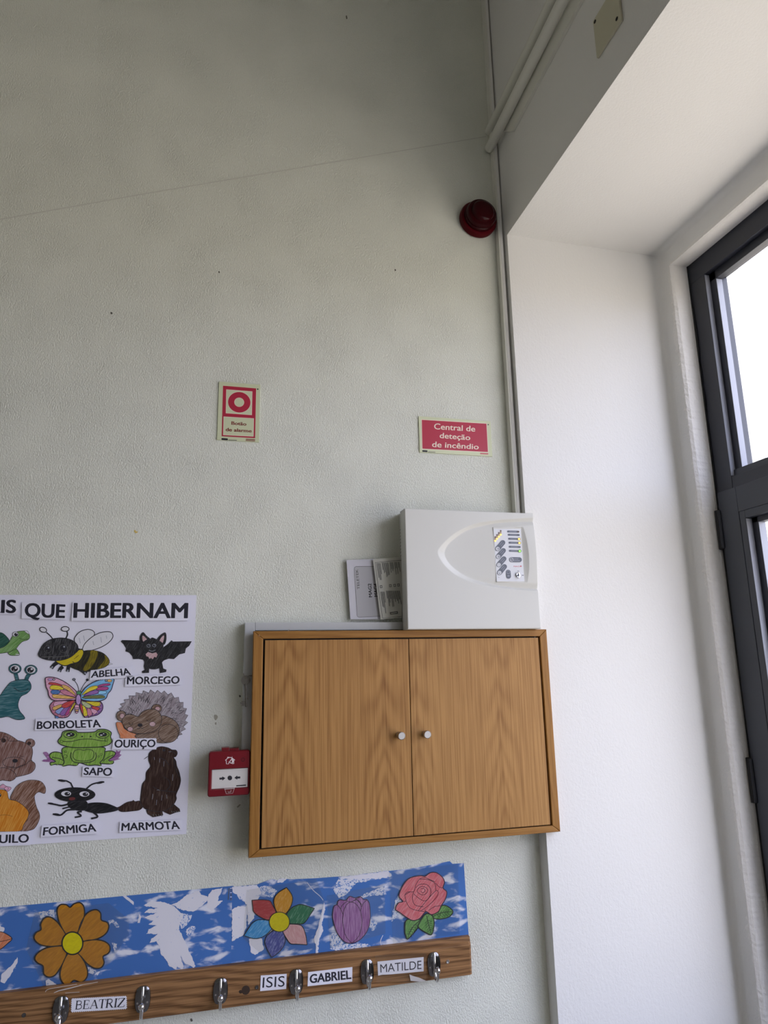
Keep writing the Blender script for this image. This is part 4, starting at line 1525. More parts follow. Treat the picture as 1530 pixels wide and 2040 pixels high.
a.fill([(1150, 425), (1240, 432), (1225, 520), (1160, 630), (1090, 680), (1055, 655), (1110, 560), (1145, 480)], P['bee_olive'])
a.fill([(1325, 475), (1375, 525), (1380, 582), (1325, 628), (1240, 652), (1300, 580), (1335, 525)], P['bee_olive'])
a.fill([(708, 550), (830, 530), (960, 450), (1000, 412), (1050, 412), (1058, 470), (1000, 560), (900, 592), (830, 614), (765, 595)], P['bee_yellow'], edge=11)
a.line([(920, 560), (960, 590)], 9)
a.line([(1000, 480), (940, 530)], 8, P['bee_olive'])
a.fill([(490, 480), (505, 420), (560, 335), (650, 280), (780, 262), (900, 285), (975, 340), (990, 400), (960, 450), (880, 510), (760, 545), (620, 540), (530, 515)], P['black_pencil'], edge=11)
for ex, ey, er in ((607, 405, 46), (805, 395, 50)):
    a.ell(ex, ey, er, er, bl, edge=5, emat=M['ink_grey'])
    a.ell(ex+er*.2, ey-er*.45, er*.25, er*.22, M['bead'])
    a.ell(ex-er*.3, ey+er*.45, er*.16, er*.16, M['ink_grey'])
a.line([(590, 460), (650, 492), (740, 488), (795, 455)], 8)
a.line([(520, 505), (640, 500), (760, 500), (880, 480)], 9, M['ink_grey'])
a.build('bee_cutout', po)

# bat
a = cut(200, 1230, 7.65)
bb = P['bat_black']
a.fill([(315, 365), (330, 350), (600, 355), (640, 420), (690, 520), (700, 600), (690, 690), (650, 640), (580, 628), (500, 632), (490, 590), (440, 530), (385, 515), (395, 470), (360, 410)], bb, smooth=False, edge=9)
a.fill([(930, 480), (1030, 410), (1075, 365), (1085, 352), (1105, 372), (1390, 368), (1350, 430), (1300, 470), (1285, 540), (1200, 560), (1120, 632), (1040, 625), (970, 650), (930, 690), (890, 600)], bb, smooth=False, edge=9)
for q in ([(1090, 370), (1200, 480), (1285, 540)], [(1090, 370), (1120, 500), (1120, 630)], [(600, 360), (480, 430), (390, 515)], [(600, 360), (540, 500), (505, 625)]):
    a.line(q, 8)
a.fill([(610, 370), (605, 290), (650, 230), (700, 280), (760, 340), (700, 400), (650, 400)], bb, edge=9)
a.fill([(642, 345), (645, 278), (690, 310), (712, 352), (668, 374)], P['dusty_pink'])
a.fill([(860, 350), (920, 270), (990, 235), (1002, 330), (975, 410), (920, 400)], bb, edge=9)
a.fill([(900, 368), (925, 310), (970, 275), (965, 340), (945, 388)], P['dusty_pink'])
a.fill([(672, 690), (740, 720), (738, 842), (640, 845), (636, 822), (682, 800), (664, 745)], bb, smooth=False, edge=9)
a.fill([(890, 750), (940, 700), (955, 780), (1005, 800), (1000, 828), (908, 845), (905, 790)], bb, smooth=False, edge=9)
a.fill([(670, 560), (690, 500), (800, 520), (900, 510), (935, 600), (935, 700), (890, 770), (800, 787), (725, 765), (675, 690)], bb, edge=9)
a.fill([(645, 400), (690, 350), (760, 328), (790, 312), (830, 325), (900, 360), (955, 410), (945, 480), (900, 530), (800, 545), (710, 530), (660, 480)], bb, edge=9)
a.fill([(690, 560), (725, 528), (790, 548), (850, 532), (872, 566), (852, 612), (822, 600), (800, 637), (772, 618), (748, 632), (730, 600), (700, 592)], P['dusty_pink'], smooth=False)
for ex, ey in ((735, 432), (820, 427)):
    a.ell(ex, ey, 26, 22, bl, edge=6, emat=M['bead'])
    a.ell(ex+7, ey-6, 6, 6, M['bead'])
a.line([(740, 500), (790, 515), (840, 495)], 7, M['bead'])
a.build('bat_cutout', po)

# hedgehog
a = cut(200, 1230, 7.65)
tips = [(285, 1392), (300, 1320), (360, 1255), (435, 1195), (545, 1145), (655, 1118), (765, 1104), (870, 1110), (975, 1120), (1080, 1150), (1190, 1215), (1262, 1292), (1315, 1388), (1335, 1490), (1332, 1600), (1300, 1700), (1250, 1780), (1180, 1848)]
cen = Vector((760, 1560))
pts = []
for i, tp_ in enumerate(tips):
    pts.append(tp_)
    if i < len(tips)-1:
        mid = (Vector(tp_)*0.25+Vector(tips[i+1])*0.75)
        pts.append(tuple(mid+(cen-mid).normalized()*46))
pts += [(1050, 1700), (800, 1640), (560, 1560), (380, 1500)]
a.fill(pts, P['quill_grey'], smooth=False, edge=7)
rng = random.Random(5)
for k in range(46):
    an = rng.uniform(math.radians(185), math.radians(385))
    rr_ = rng.uniform(0.58, 0.93)
    ctr = Vector((810+500*math.cos(an)*rr_, 1530+400*math.sin(an)*rr_))
    if ctr.y > 1760 or (ctr-Vector((620, 1600))).length < 210:
        continue
    out_ = (ctr-Vector((680, 1640))).normalized()
    sd = Vector((-out_.y, out_.x))
    a.line([tuple(ctr-out_*34+sd*22), tuple(ctr+out_*40), tuple(ctr-out_*34-sd*22)], 6, smooth=False)
a.fill([(245, 1602), (335, 1612), (362, 1690), (450, 1745), (580, 1790), (640, 1850), (330, 1842), (300, 1800), (262, 1710)], P['orange_red'], edge=5)
a.fill([(925, 1505), (1060, 1530), (1160, 1600), (1205, 1700), (1190, 1800), (1120, 1880), (1000, 1912), (860, 1905), (700, 1860), (540, 1830), (560, 1780), (780, 1740), (880, 1680)], P['hedgehog_brown'], edge=8)
a.ell(1035, 1768, 152, 140, P['hedgehog_brown'], 0, edge=7)
for cx_, cy_, r1, r2 in ((318, 1500, 74, 78), (858, 1388, 76, 64)):
    a.ell(cx_, cy_, r1, r2, P['hedgehog_brown'], 0, edge=8)
    a.ell(cx_+14, cy_+2, r1*.5, r2*.5, P['dusty_pink'], 0, edge=5)
a.fill([(330, 1570), (390, 1490), (480, 1478), (575, 1510), (640, 1440), (740, 1400), (860, 1412), (925, 1500), (930, 1600), (880, 1690), (780, 1750), (600, 1772), (450, 1742), (360, 1662)], P['hedgehog_brown'], edge=8)
a.ell(605, 1642, 38, 26, M['marmot_nose'] if 'marmot_nose' in M else bl)
a.line([(560, 1690), (590, 1700), (612, 1680), (640, 1695), (660, 1675)], 7)
a.line([(430, 1600), (465, 1640), (500, 1608)], 8)
a.line([(700, 1560), (735, 1584), (770, 1555)], 8)
a.ell(455, 1702, 42, 35, P['dusty_pink'], 0, edge=5)
a.ell(793, 1625, 46, 36, P['dusty_pink'], 0, edge=5)
a.build('hedgehog_cutout', po)

# frog
a = cut(0, 1430, 6.375)
g = P['frog_green']
a.fill([(548, 445), (600, 438), (640, 500), (690, 545), (720, 560), (620, 562), (540, 552), (555, 530), (600, 520)], P['lily_purple'])
a.fill([(1450, 480), (1480, 408), (1505, 430), (1535, 410), (1520, 460), (1545, 470), (1500, 515), (1535, 522), (1440, 548), (1380, 548)], P['lily_purple'], smooth=False)
a.fill([(630, 470), (680, 435), (760, 442), (810, 480), (820, 560), (830, 598), (700, 590), (650, 602), (640, 570), (705, 555), (640, 512)], g, edge=11)
a.fill([(1310, 440), (1400, 420), (1462, 440), (1450, 482), (1380, 540), (1440, 552), (1420, 585), (1290, 580), (1270, 560), (1310, 500)], g, edge=11)
for q in ([(660, 500), (760, 520), (805, 545)], [(1440, 470), (1360, 510), (1310, 550)]):
    a.line(q, 8)
a.fill([(840, 370), (1290, 370), (1330, 432), (1312, 520), (1270, 570), (1285, 605), (1210, 600), (1120, 604), (1015, 572), (970, 606), (880, 600), (795, 612), (815, 560), (790, 460)], g, edge=11)
a.line([(905, 440), (900, 500), (930, 555), (1000, 572), (1110, 568), (1190, 545), (1220, 500), (1215, 440)], 10)
a.line([(1062, 415), (1010, 402), (950, 420), (925, 480), (960, 535), (1060, 550), (1160, 530), (1195, 470), (1175, 415), (1110, 402), (1062, 415)], 7)
for q in ([(690, 580), (650, 600)], [(740, 580), (720, 604)], [(830, 590), (790, 610)], [(960, 590), (985, 606)], [(1160, 590), (1115, 602)], [(1250, 590), (1285, 604)], [(1390, 560), (1440, 545)], [(1370, 572), (1415, 584)]):
    a.line(q, 9, g)
a.fill([(738, 290), (780, 235), (800, 180), (870, 158), (960, 165), (1000, 186), (1190, 180), (1250, 150), (1340, 148), (1412, 185), (1405, 240), (1420, 300), (1380, 342), (1290, 367), (1150, 376), (950, 378), (840, 362), (760, 332)], g, edge=11)
for cx_, cy_ in ((890, 214), (1302, 212)):
    a.ell(cx_, cy_, 84, 46, None, edge=8)
    a.ell(cx_+4, cy_-1, 54, 29, bl)
    a.ell(cx_-16, cy_+8, 16, 7, M['white'])
    a.ell(cx_+14, cy_-10, 9, 6, M['white'])
a.line([(800, 300), (900, 302), (1020, 275), (1150, 270), (1280, 290), (1352, 292)], 7)
a.ell(1043, 238, 12, 9, bl)
a.ell(1152, 238, 12, 9, bl)
for cx_, cy_, r_ in ((780, 300, 20), (1350, 282, 22), (830, 490, 26), (835, 430, 14), (1285, 465, 16), (1255, 490, 12)):
    a.ell(cx_, cy_, r_, r_*.8, None, edge=4)
a.build('frog_cutout', po)

# ant
a = cut(0, 1430, 6.375)
ab = P['ant_black']
for q, w_ in (([(930, 895), (900, 830), (850, 803), (800, 795), (745, 792)], 19), ([(1095, 905), (1160, 850), (1240, 825), (1325, 815)], 19), ([(870, 1095), (780, 1115), (700, 1100), (615, 1085)], 22),
              ([(900, 1130), (850, 1140), (792, 1155)], 18), ([(950, 1165), (850, 1175), (770, 1235), (672, 1222)], 22), ([(1040, 1190), (985, 1202), (1030, 1245), (950, 1264)], 22), ([(1180, 1195), (1240, 1255), (1158, 1280)], 24)):
    a.line(q, w_, smooth=len(q) < 5)
for x_, y_, r1, r2, q in ((785, 798, 50, 15, 8), (1272, 822, 52, 15, -12), (650, 1090, 42, 13, 8), (715, 1226, 44, 13, 5)):
    a.ell(x_, y_, r1, r2, bl, q)
a.fill([(1060, 1110), (1180, 1080), (1330, 1085), (1440, 1120), (1505, 1160), (1420, 1192), (1250, 1212), (1120, 1192), (1060, 1160)], ab, edge=8)
a.fill([(865, 1075), (950, 1045), (1080, 1055), (1112, 1100), (1090, 1165), (980, 1175), (880, 1135)], ab, edge=8)
a.ell(952, 976, 256, 90, ab, 0, edge=8, n=40)
for ex, ey, px_ in ((840, 963, 14), (1072, 968, 12)):
    a.ell(ex, ey, 63, 34, M['white'], 0)
    a.ell(ex+px_, ey+3, 36, 24, bl)
    a.ell(ex+px_+14, ey-4, 10, 7, M['white'])
a.ell(915, 1028, 42, 20, plain('dark_red_pencil', (0.13, 0.02, 0.02), 0.7), -5)
a.build('ant_cutout', po)

# marmot
a = cut(200, 1430, 7.65)
mb_ = P['marmot_brown']
a.line([(738, 578), (700, 605), (662, 632)], 9, taper=True)
a.fill([(250, 1372), (300, 1350), (400, 1290), (490, 1268), (500, 1255), (530, 1275), (600, 1270), (650, 1340), (600, 1402), (480, 1422), (330, 1432), (270, 1402)], mb_, edge=7)
a.fill([(980, 1380), (1110, 1310), (1205, 1390), (1215, 1428), (1150, 1440), (1060, 1474), (960, 1430)], mb_, smooth=False, edge=8)
a.fill([(700, 1410), (780, 1390), (940, 1420), (955, 1480), (870, 1500), (800, 1512), (720, 1462)], mb_, smooth=False, edge=8)
a.fill([(735, 570), (760, 520), (840, 465), (930, 440), (1030, 458), (1090, 488), (1152, 495), (1172, 540), (1150, 588), (1118, 605), (1150, 660), (1162, 730), (1192, 805), (1212, 880), (1222, 960), (1200, 1060), (1172, 1122), (1152, 1180),
        (1157, 1240), (1110, 1325), (1020, 1400), (900, 1430), (780, 1415), (690, 1390), (640, 1345), (610, 1280), (620, 1150), (640, 1012), (690, 940), (700, 830), (762, 742), (738, 655)], mb_, edge=10)
for q in ([(800, 1050), (900, 1100), (1020, 1120), (1150, 1130)], [(960, 900), (1040, 950), (1060, 1040), (1000, 1110)], [(1050, 510), (1110, 520), (1150, 560)], [(900, 610), (980, 640), (1040, 720)], [(1120, 640), (1140, 760), (1200, 900)]):
    a.line(q, 10)
for q in ([(860, 1105), (880, 1098), (900, 1106)], [(1040, 520), (1080, 515)], [(820, 600), (825, 640)], [(905, 620), (900, 680)], [(970, 660), (965, 740)], [(1105, 860), (1100, 960)], [(800, 1160), (790, 1240)], [(940, 1180), (930, 1260)], [(1010, 1170), (1015, 1230)], [(860, 1250), (850, 1330)]):
    a.line(q, 5, M['bead'], smooth=len(q) > 2)
a.ell(970, 495, 24, 18, bl)
for i in range(4):
    a.line([(800+i*42, 1470), (815+i*42, 1500)], 12, M['ink_grey'], smooth=False)
    a.line([(1080+i*34, 1420+(i % 2)*8), (1100+i*34, 1445-i*6)], 12, M['ink_grey'], smooth=False)
a.build('marmot_cutout', po)

# turtle
a = cut(0, 1180, 7.846)
a.fill([(130, 935), (200, 890), (250, 880), (290, 930), (305, 972), (280, 986), (180, 986), (138, 968)], P['turtle_green'], edge=7)
a.fill([(-30, 870), (60, 850), (140, 780), (200, 680), (260, 620), (340, 605), (420, 610), (458, 660), (463, 710), (430, 745), (350, 772), (290, 830), (250, 880), (150, 930), (0, 955), (-150, 962), (-250, 920), (-200, 890)], P['turtle_green'], edge=7)
a.fill([(-320, 850), (-240, 700), (-100, 630), (0, 628), (70, 660), (142, 745), (130, 790), (60, 850), (-60, 890), (-220, 905)], P['shell_green'], edge=8)
a.ell(242, 655, 46, 38, M['white'], 0, edge=6)
a.ell(250, 660, 28, 26, bl)
a.ell(258, 645, 7, 7, M['white'])
a.fill([(385, 610), (425, 603), (452, 640), (440, 650)], M['white'], edge=5)
a.line([(300, 715), (380, 740), (445, 722)], 6)
for x_ in (255, 275, 293):
    a.ell(x_, 972, 8, 9, M['white'])
a.build('turtle_cutout', po)

# slug
a = cut(0, 1180, 7.846)
te = P['slug_teal']
for q in ([(240, 1255), (258, 1320), (275, 1385)], [(470, 1265), (430, 1320), (405, 1390)]):
    a.line(q, 62, bl)
    a.line(q, 48, te)
a.fill([(0, 1612), (60, 1530), (150, 1420), (220, 1385), (330, 1362), (430, 1370), (480, 1430), (482, 1510), (420, 1580), (340, 1620), (300, 1680), (282, 1770), (312, 1860), (370, 1930), (382, 1978), (280, 1992), (200, 1970), (120, 1942), (0, 1962), (-200, 1968), (-260, 1800), (-120, 1700)], te, edge=8)
for cx_, cy_ in ((235, 1195), (484, 1212)):
    a.ell(cx_, cy_, 98, 76, te, 0, edge=7)
    a.ell(cx_, cy_, 74, 58, M['white'], 0, edge=5)
    a.ell(cx_-8, cy_+2, 52, 42, bl)
    a.ell(cx_+12, cy_-12, 18, 15, M['white'])
    a.ell(cx_-20, cy_+24, 7, 6, M['white'])
a.line([(215, 1490), (240, 1508), (290, 1542), (350, 1548), (410, 1530), (440, 1500)], 8)
a.build('slug_cutout', po)

# bear
a = cut(0, 1450, 8.5)
br = P['bear_brown']
a.fill([(-60, 80), (0, 68), (100, 92), (200, 142), (300, 212), (330, 235), (200, 400), (-150, 400)], br, edge=7)
a.ell(512, 258, 80, 72, br, 0, edge=7)
a.fill([(-160, 500), (-80, 240), (10, 200), (70, 150), (130, 165), (152, 222), (320, 222), (410, 246), (500, 300), (540, 335), (552, 420), (535, 545), (590, 602), (594, 680), (540, 752), (450, 792), (280, 832), (200, 860), (-100, 860)], br, edge=8)
a.fill([(-160, 700), (0, 680), (100, 680), (200, 720), (268, 792), (255, 858), (180, 900), (120, 895), (40, 886), (0, 897), (-120, 890)], br, edge=8)
a.ell(62, 214, 40, 36, M['speck_dark'] if False else bl)
a.ell(62, 214, 30, 26, P['marmot_brown'])
a.ell(495, 262, 33, 28, bl)
a.ell(495, 262, 24, 20, P['marmot_brown'])
a.ell(235, 586, 190, 92, None, 0, edge=7)
a.ell(255, 558, 46, 32, bl)
a.line([(242, 590), (240, 645), (215, 662)], 6)
a.line([(240, 645), (232, 700)], 6)
a.line([(150, 660), (240, 660)], 6)
a.line([(235, 715), (340, 645), (430, 622), (500, 560), (545, 555)], 8)
a.line([(330, 470), (380, 490), (410, 478)], 6)
a.build('bear_cutout', po)

# squirrel
a = cut(0, 1450, 8.5)
a.fill([(180, 1205), (210, 1100), (280, 990), (380, 920), (500, 885), (640, 892), (720, 930), (772, 1022), (755, 1112), (660, 1085), (590, 1140), (590, 1230), (622, 1350), (666, 1450), (666, 1550), (600, 1682), (520, 1732), (340, 1748), (330, 1600), (300, 1300)], P['tail_brown'], edge=7)
a.fill([(-200, 1100), (-100, 1045), (0, 1045), (60, 1050), (120, 1085), (142, 1180), (170, 1215), (280, 1240), (400, 1320), (482, 1420), (472, 1520), (400, 1642), (335, 1748), (0, 1758), (-250, 1755)], P['squirrel_orange'], edge=7)
a.line([(-60, 1490), (60, 1475), (150, 1482), (215, 1500)], 7, plain('brown_pencil', (0.25, 0.09, 0.01), 0.7))
a.fill([(0, 990), (50, 952), (100, 985), (188, 1012), (160, 1058), (115, 1078), (70, 1030), (0, 1022)], P['wing_pink'], edge=6)
a.ell(110, 1030, 34, 30, None, edge=5)
a.ell(0, 1140, 22, 30, bl)
a.ell(-4, 1130, 10, 12, M['white'])
a.build('squirrel_cutout', po)

# butterfly
a = cut(80, 1340, 9.5625)
ol = plain('dark_violet_ink', (0.035, 0.012, 0.035), 0.6)
def wf(c, pts, e=9):
    a.fill(pts, P['wing_'+c], edge=e, emat=ol)
a.line([(742, 360), (712, 240), (655, 150)], 11)
a.ell(645, 130, 30, 26, bl)
a.ell(645, 128, 14, 12, M['bead'])
a.line([(765, 355), (830, 230), (900, 150)], 11)
a.ell(898, 138, 26, 24, bl)
wf('ros', [(300, 530), (480, 540), (670, 530), (650, 640), (600, 740), (540, 830), (450, 862), (360, 850), (250, 790), (188, 680), (200, 600)], 15)
for c, q in (('pink', [(290, 552), (520, 542), (430, 600), (270, 640)]), ('tan', [(245, 660), (400, 605), (425, 640), (272, 715)]), ('per', [(290, 735), (420, 660), (450, 690), (362, 790)]), ('pur', [(375, 792), (455, 680), (560, 650), (530, 700), (465, 812)]),
             ('mag', [(470, 805), (545, 680), (600, 630), (545, 785)]), ('yel', [(555, 770), (600, 650), (662, 565), (660, 625)]), ('red', [(408, 640), (460, 580), (600, 532), (660, 528), (570, 640), (460, 672)])):
    wf(c, q, 8)
wf('blu', [(288, 822), (360, 850), (305, 880)], 8)
wf('pur', [(780, 540), (960, 550), (1130, 545), (1192, 620), (1180, 720), (1100, 800), (980, 832), (860, 860), (785, 740), (755, 600)], 15)
for c, q in (('yel', [(870, 552), (1130, 562), (1150, 625), (1040, 640), (960, 605)]), ('red', [(980, 640), (1050, 645), (1130, 675), (1090, 722), (1000, 682)]), ('pink', [(960, 702), (1010, 690), (1090, 735), (1040, 792), (990, 762)]), ('ros', [(895, 690), (950, 690), (992, 782), (960, 822), (908, 822)]),
             ('yel', [(800, 620), (872, 680), (900, 812), (842, 832), (802, 722)]), ('red', [(762, 598), (800, 632), (822, 782), (780, 722)]), ('sag', [(785, 545), (860, 560), (962, 620), (962, 667), (900, 672), (820, 622)])):
    wf(c, q, 8)
for x_, y_ in ((230, 610), (215, 660), (235, 720), (275, 765), (340, 812), (410, 830), (480, 832), (1150, 600), (1155, 660), (1135, 715), (1090, 765), (1020, 802), (940, 825), (870, 835)):
    a.ell(x_, y_, 15, 13, P['wing_pink'], 0, edge=6, emat=ol)
wf('pink', [(100, 110), (150, 85), (280, 95), (420, 150), (560, 240), (690, 360), (700, 430), (680, 515), (560, 522), (420, 532), (280, 532), (200, 490), (160, 420), (150, 350), (115, 270), (105, 190)], 16)
for c, q in (('red', [(158, 205), (200, 183), (310, 200), (425, 240), (400, 252), (250, 237), (170, 222)]), ('yel', [(182, 282), (230, 240), (340, 245), (412, 272), (452, 317), (330, 327), (210, 317)]), ('tan', [(415, 240), (480, 240), (570, 290), (670, 410), (640, 422), (530, 342), (440, 292)]),
             ('blu', [(202, 367), (240, 330), (340, 335), (382, 372), (340, 407), (240, 407)]), ('ros', [(382, 347), (430, 325), (520, 345), (600, 390), (685, 462), (560, 442), (440, 407)]), ('tan', [(228, 442), (260, 413), (400, 425), (560, 450), (670, 482), (560, 497), (380, 492), (260, 482)])):
    wf(c, q, 8)
a.ell(192, 132, 48, 25, P['wing_lav'], 0, edge=6, emat=ol)
a.ell(262, 128, 24, 24, bl)
a.ell(262, 128, 12, 12, M['white'])
wf('sky', [(780, 400), (860, 290), (980, 200), (1120, 145), (1240, 128), (1400, 118), (1387, 220), (1350, 332), (1292, 402), (1250, 492), (1130, 542), (950, 542), (790, 512), (775, 440)], 16)
for c, q in (('yel', [(795, 425), (900, 310), (1010, 255), (1097, 258), (1090, 302), (960, 352), (860, 402)]), ('mag', [(1100, 252), (1200, 215), (1325, 210), (1320, 242), (1200, 257), (1110, 272)]), ('mag', [(1070, 322), (1130, 275), (1282, 275), (1287, 322), (1180, 337)]),
             ('pur', [(830, 442), (930, 370), (1040, 335), (1112, 345), (1090, 397), (980, 422), (880, 442)]), ('cya', [(1108, 387), (1140, 350), (1242, 350), (1267, 382), (1220, 407), (1120, 412)]), ('oli', [(800, 467), (950, 440), (1150, 430), (1228, 452), (1200, 487), (1000, 492), (860, 492)])):
    wf(c, q, 8)
a.ell(1322, 155, 45, 26, P['wing_tan'], 0, edge=6, emat=ol)
a.ell(1258, 152, 24, 22, bl)
a.ell(1258, 152, 11, 10, M['white'])
wf('pink', [(660, 620), (742, 620), (728, 740), (690, 778), (668, 720)], 10)
for y_ in (672, 705, 740):
    a.line([(668, y_), (734, y_)], 14, ol, smooth=False)
a.fill([(676, 712), (724, 712), (722, 732), (678, 732)], P['wing_tan'], smooth=False)
a.ell(740, 386, 48, 36, P['wing_gre'], 0, edge=9, emat=ol)
a.ell(728, 516, 48, 102, P['wing_lav'], 0, edge=12, emat=ol)
a.build('butterfly_cutout', po)

# ---------------------------------------------------------------- cloud-print border above the coat rack
SB = 0.0009
def torn_piece(parent, ref, pts, mat):
    q_ = Art(ref.d, ref.ox, ref.oy, ref.sc)
    ref.d += ref.step
    q_.fill(pts, M[mat], smooth=False)
    return q_.build('torn_patch', parent)
bd = thing('sky_border', 'left strip of blue cloud-print paper with an orange flower, above the coat rack', 'wall border', (-0.20, 0, 0.94), 'cloud print border strips')
m = MB()
m.prism([(-0.80, 0.930), (0.0737, 0.930), (0.0737, 1.1015), (-0.80, 1.1025)], 0.0002, SB, M['sky'])
m.build('paper_strip', bd)
a = Art(SB+0.0004, 280, 1760, 7.65)
rng = random.Random(4)
for q in ([(50, 340), (150, 275), (300, 270), (430, 310), (560, 390), (660, 480), (600, 600), (590, 700), (650, 830), (720, 980), (790, 1130), (840, 1260), (810, 1285), (740, 1240), (690, 1230), (600, 1100), (655, 1260), (640, 1330), (560, 1270), (540, 1310), (440, 1260), (390, 1170), (320, 1090), (285, 950), (240, 880), (140, 910), (160, 840), (260, 770), (90, 770), (120, 700), (240, 640), (120, 620), (200, 560), (60, 520), (260, 440), (60, 450), (130, 390), (270, 380)],
          [(470, 320), (560, 290), (680, 190), (790, 150), (890, 110), (920, 170), (1020, 200), (1010, 270), (920, 360), (800, 430), (650, 410), (560, 370)],
          [(1020, 210), (1090, 100), (1250, 65), (1230, 130), (1190, 200), (1180, 270), (1250, 260), (1190, 330), (1090, 420), (1010, 370)]):
    torn_piece(bd, a, ragged(ragged(q, 9, 34, rng), 4, 9, rng), 'torn')
a = Art(SB+0.0003, 280, 1760, 7.65)
a.fill(ragged([(540, 440), (640, 450), (780, 480), (760, 560), (700, 640), (620, 690), (590, 620), (560, 540)], 8, 20, rng), M['torn_flecked'], smooth=False)
a.build('torn_patch', bd)
a = Art(SB+0.0003, 280, 1760, 7.65)
a.fill(ragged([(700, 700), (770, 640), (840, 665), (800, 760), (740, 815), (700, 780)], 8, 20, rng), M['torn_flecked'], smooth=False)
a.build('torn_patch', bd)
a = Art(SB+0.0003, 280, 1760, 7.65)
a.line([(1348, 70), (1338, 250)], 12, M['ink_grey'], smooth=False)
for i in range(9):
    a.line([(1365, 75+i*22), (1392, 73+i*22)], 10, M['ink_grey'] if i % 3 else M['torn'], smooth=False)
a.build('printed_code', bd)
a = Art(SB+0.0004, 0, 1780, 6.375)
for q in ([(220, 808), (226, 870), (150, 1010), (60, 1140), (5, 1120), (20, 1020), (130, 930)], [(580, 1110), (620, 1085), (740, 1175), (690, 1195), (590, 1180)], [(-60, 380), (60, 440), (40, 490), (-60, 500)]):
    torn_piece(bd, a, ragged(q, 6, 20, rng), 'torn')
for q in ([(1110, 930), (1270, 990), (1240, 1040), (1120, 1010)], [(1375, 345), (1440, 330), (1530, 420), (1480, 430), (1420, 370), (1390, 400)], [(1420, 620), (1490, 640), (1460, 740), (1440, 690)], [(490, 240), (690, 200), (700, 310), (600, 280), (520, 320)]):
    torn_piece(bd, a, ragged(q, 7, 20, rng), 'torn_flecked')
a = Art(SB+0.0005, 0, 1720, 3.1875)
torn_piece(bd, a, ragged([(775, 205), (800, 205), (850, 245), (848, 265), (810, 235)], 2, 10, rng), 'torn')
torn_piece(bd, a, ragged([(885, 320), (898, 340), (888, 378), (872, 378)], 2, 10, rng), 'torn')

def flower(parent, name, lab, zoom, petals, centre, base_d, ew, tapes=None, sharp=False):
    a = Art(base_d, *zoom)
    for mat, q in petals:
        pl = q if sharp else q
        a.line(pl if not sharp else q, ew*1.3, bl, closed=True, smooth=True)
        a.fill(q, bl)
    fl_ = a.build(name, parent, label=lab)
    dd_ = base_d+0.0005
    for mat, q in petals:
        a = Art(dd_, *zoom)
        a.fill(q, P[mat])
        if not sharp:
            pass
        a.line(q, ew*0.7, bl, closed=True)
        a.build('petal', fl_)
    a = Art(dd_+0.0006, *zoom)
    a.ell(*centre, P['flower_yellow'], 0, edge=ew, n=36)
    a.build('flower_centre', fl_)
    return fl_
FZ = (0, 1780, 6.375)
op = [
    [(730, 200), (770, 145), (840, 145), (890, 178), (940, 135), (1010, 118), (1060, 165), (1070, 280), (1030, 400), (980, 500), (910, 560), (840, 520), (770, 400), (735, 290)],
    [(1075, 290), (1140, 230), (1220, 208), (1275, 250), (1285, 338), (1360, 370), (1378, 430), (1340, 510), (1230, 575), (1060, 605), (980, 590), (990, 500), (1020, 390)],
    [(1060, 612), (1200, 590), (1310, 605), (1380, 650), (1395, 710), (1370, 760), (1306, 800), (1320, 880), (1280, 940), (1200, 945), (1110, 890), (1040, 810), (980, 730)],
    [(860, 770), (920, 720), (990, 760), (1060, 850), (1095, 930), (1112, 1010), (1090, 1080), (1030, 1125), (940, 1100), (880, 1150), (830, 1160), (780, 1100), (765, 1010), (800, 880)],
    [(780, 668), (850, 700), (845, 770), (800, 880), (740, 980), (690, 1040), (620, 1060), (560, 1020), (548, 920), (480, 880), (445, 830), (470, 770), (550, 710), (650, 680)],
    [(830, 510), (850, 600), (790, 655), (620, 670), (500, 640), (435, 570), (460, 500), (524, 460), (520, 390), (560, 320), (630, 300), (710, 350), (770, 420)]]
flower(bd, 'flower_cutout', 'orange six-petalled flower with yellow centre', FZ, [('petal_orange', q) for q in op], (920, 632, 132, 143), SB+0.0012, 17)
a = Art(SB+0.0012, *FZ)
a.fill([(-200, 600), (-100, 490), (0, 485), (70, 508), (152, 573), (90, 640), (0, 710), (-100, 720)], P['leaf_orange'], edge=9)
a.line([(-60, 620), (60, 600), (150, 574)], 7)
a.build('petal_cutout', bd)
a = Art(SB+0.0022, *FZ)
a.fill([(440, 240), (1380, 120), (1640, 330), (1640, 520), (1380, 900), (1080, 1120), (560, 1190), (330, 700)], M['tape'], smooth=False)
a.build('clear_film', bd)

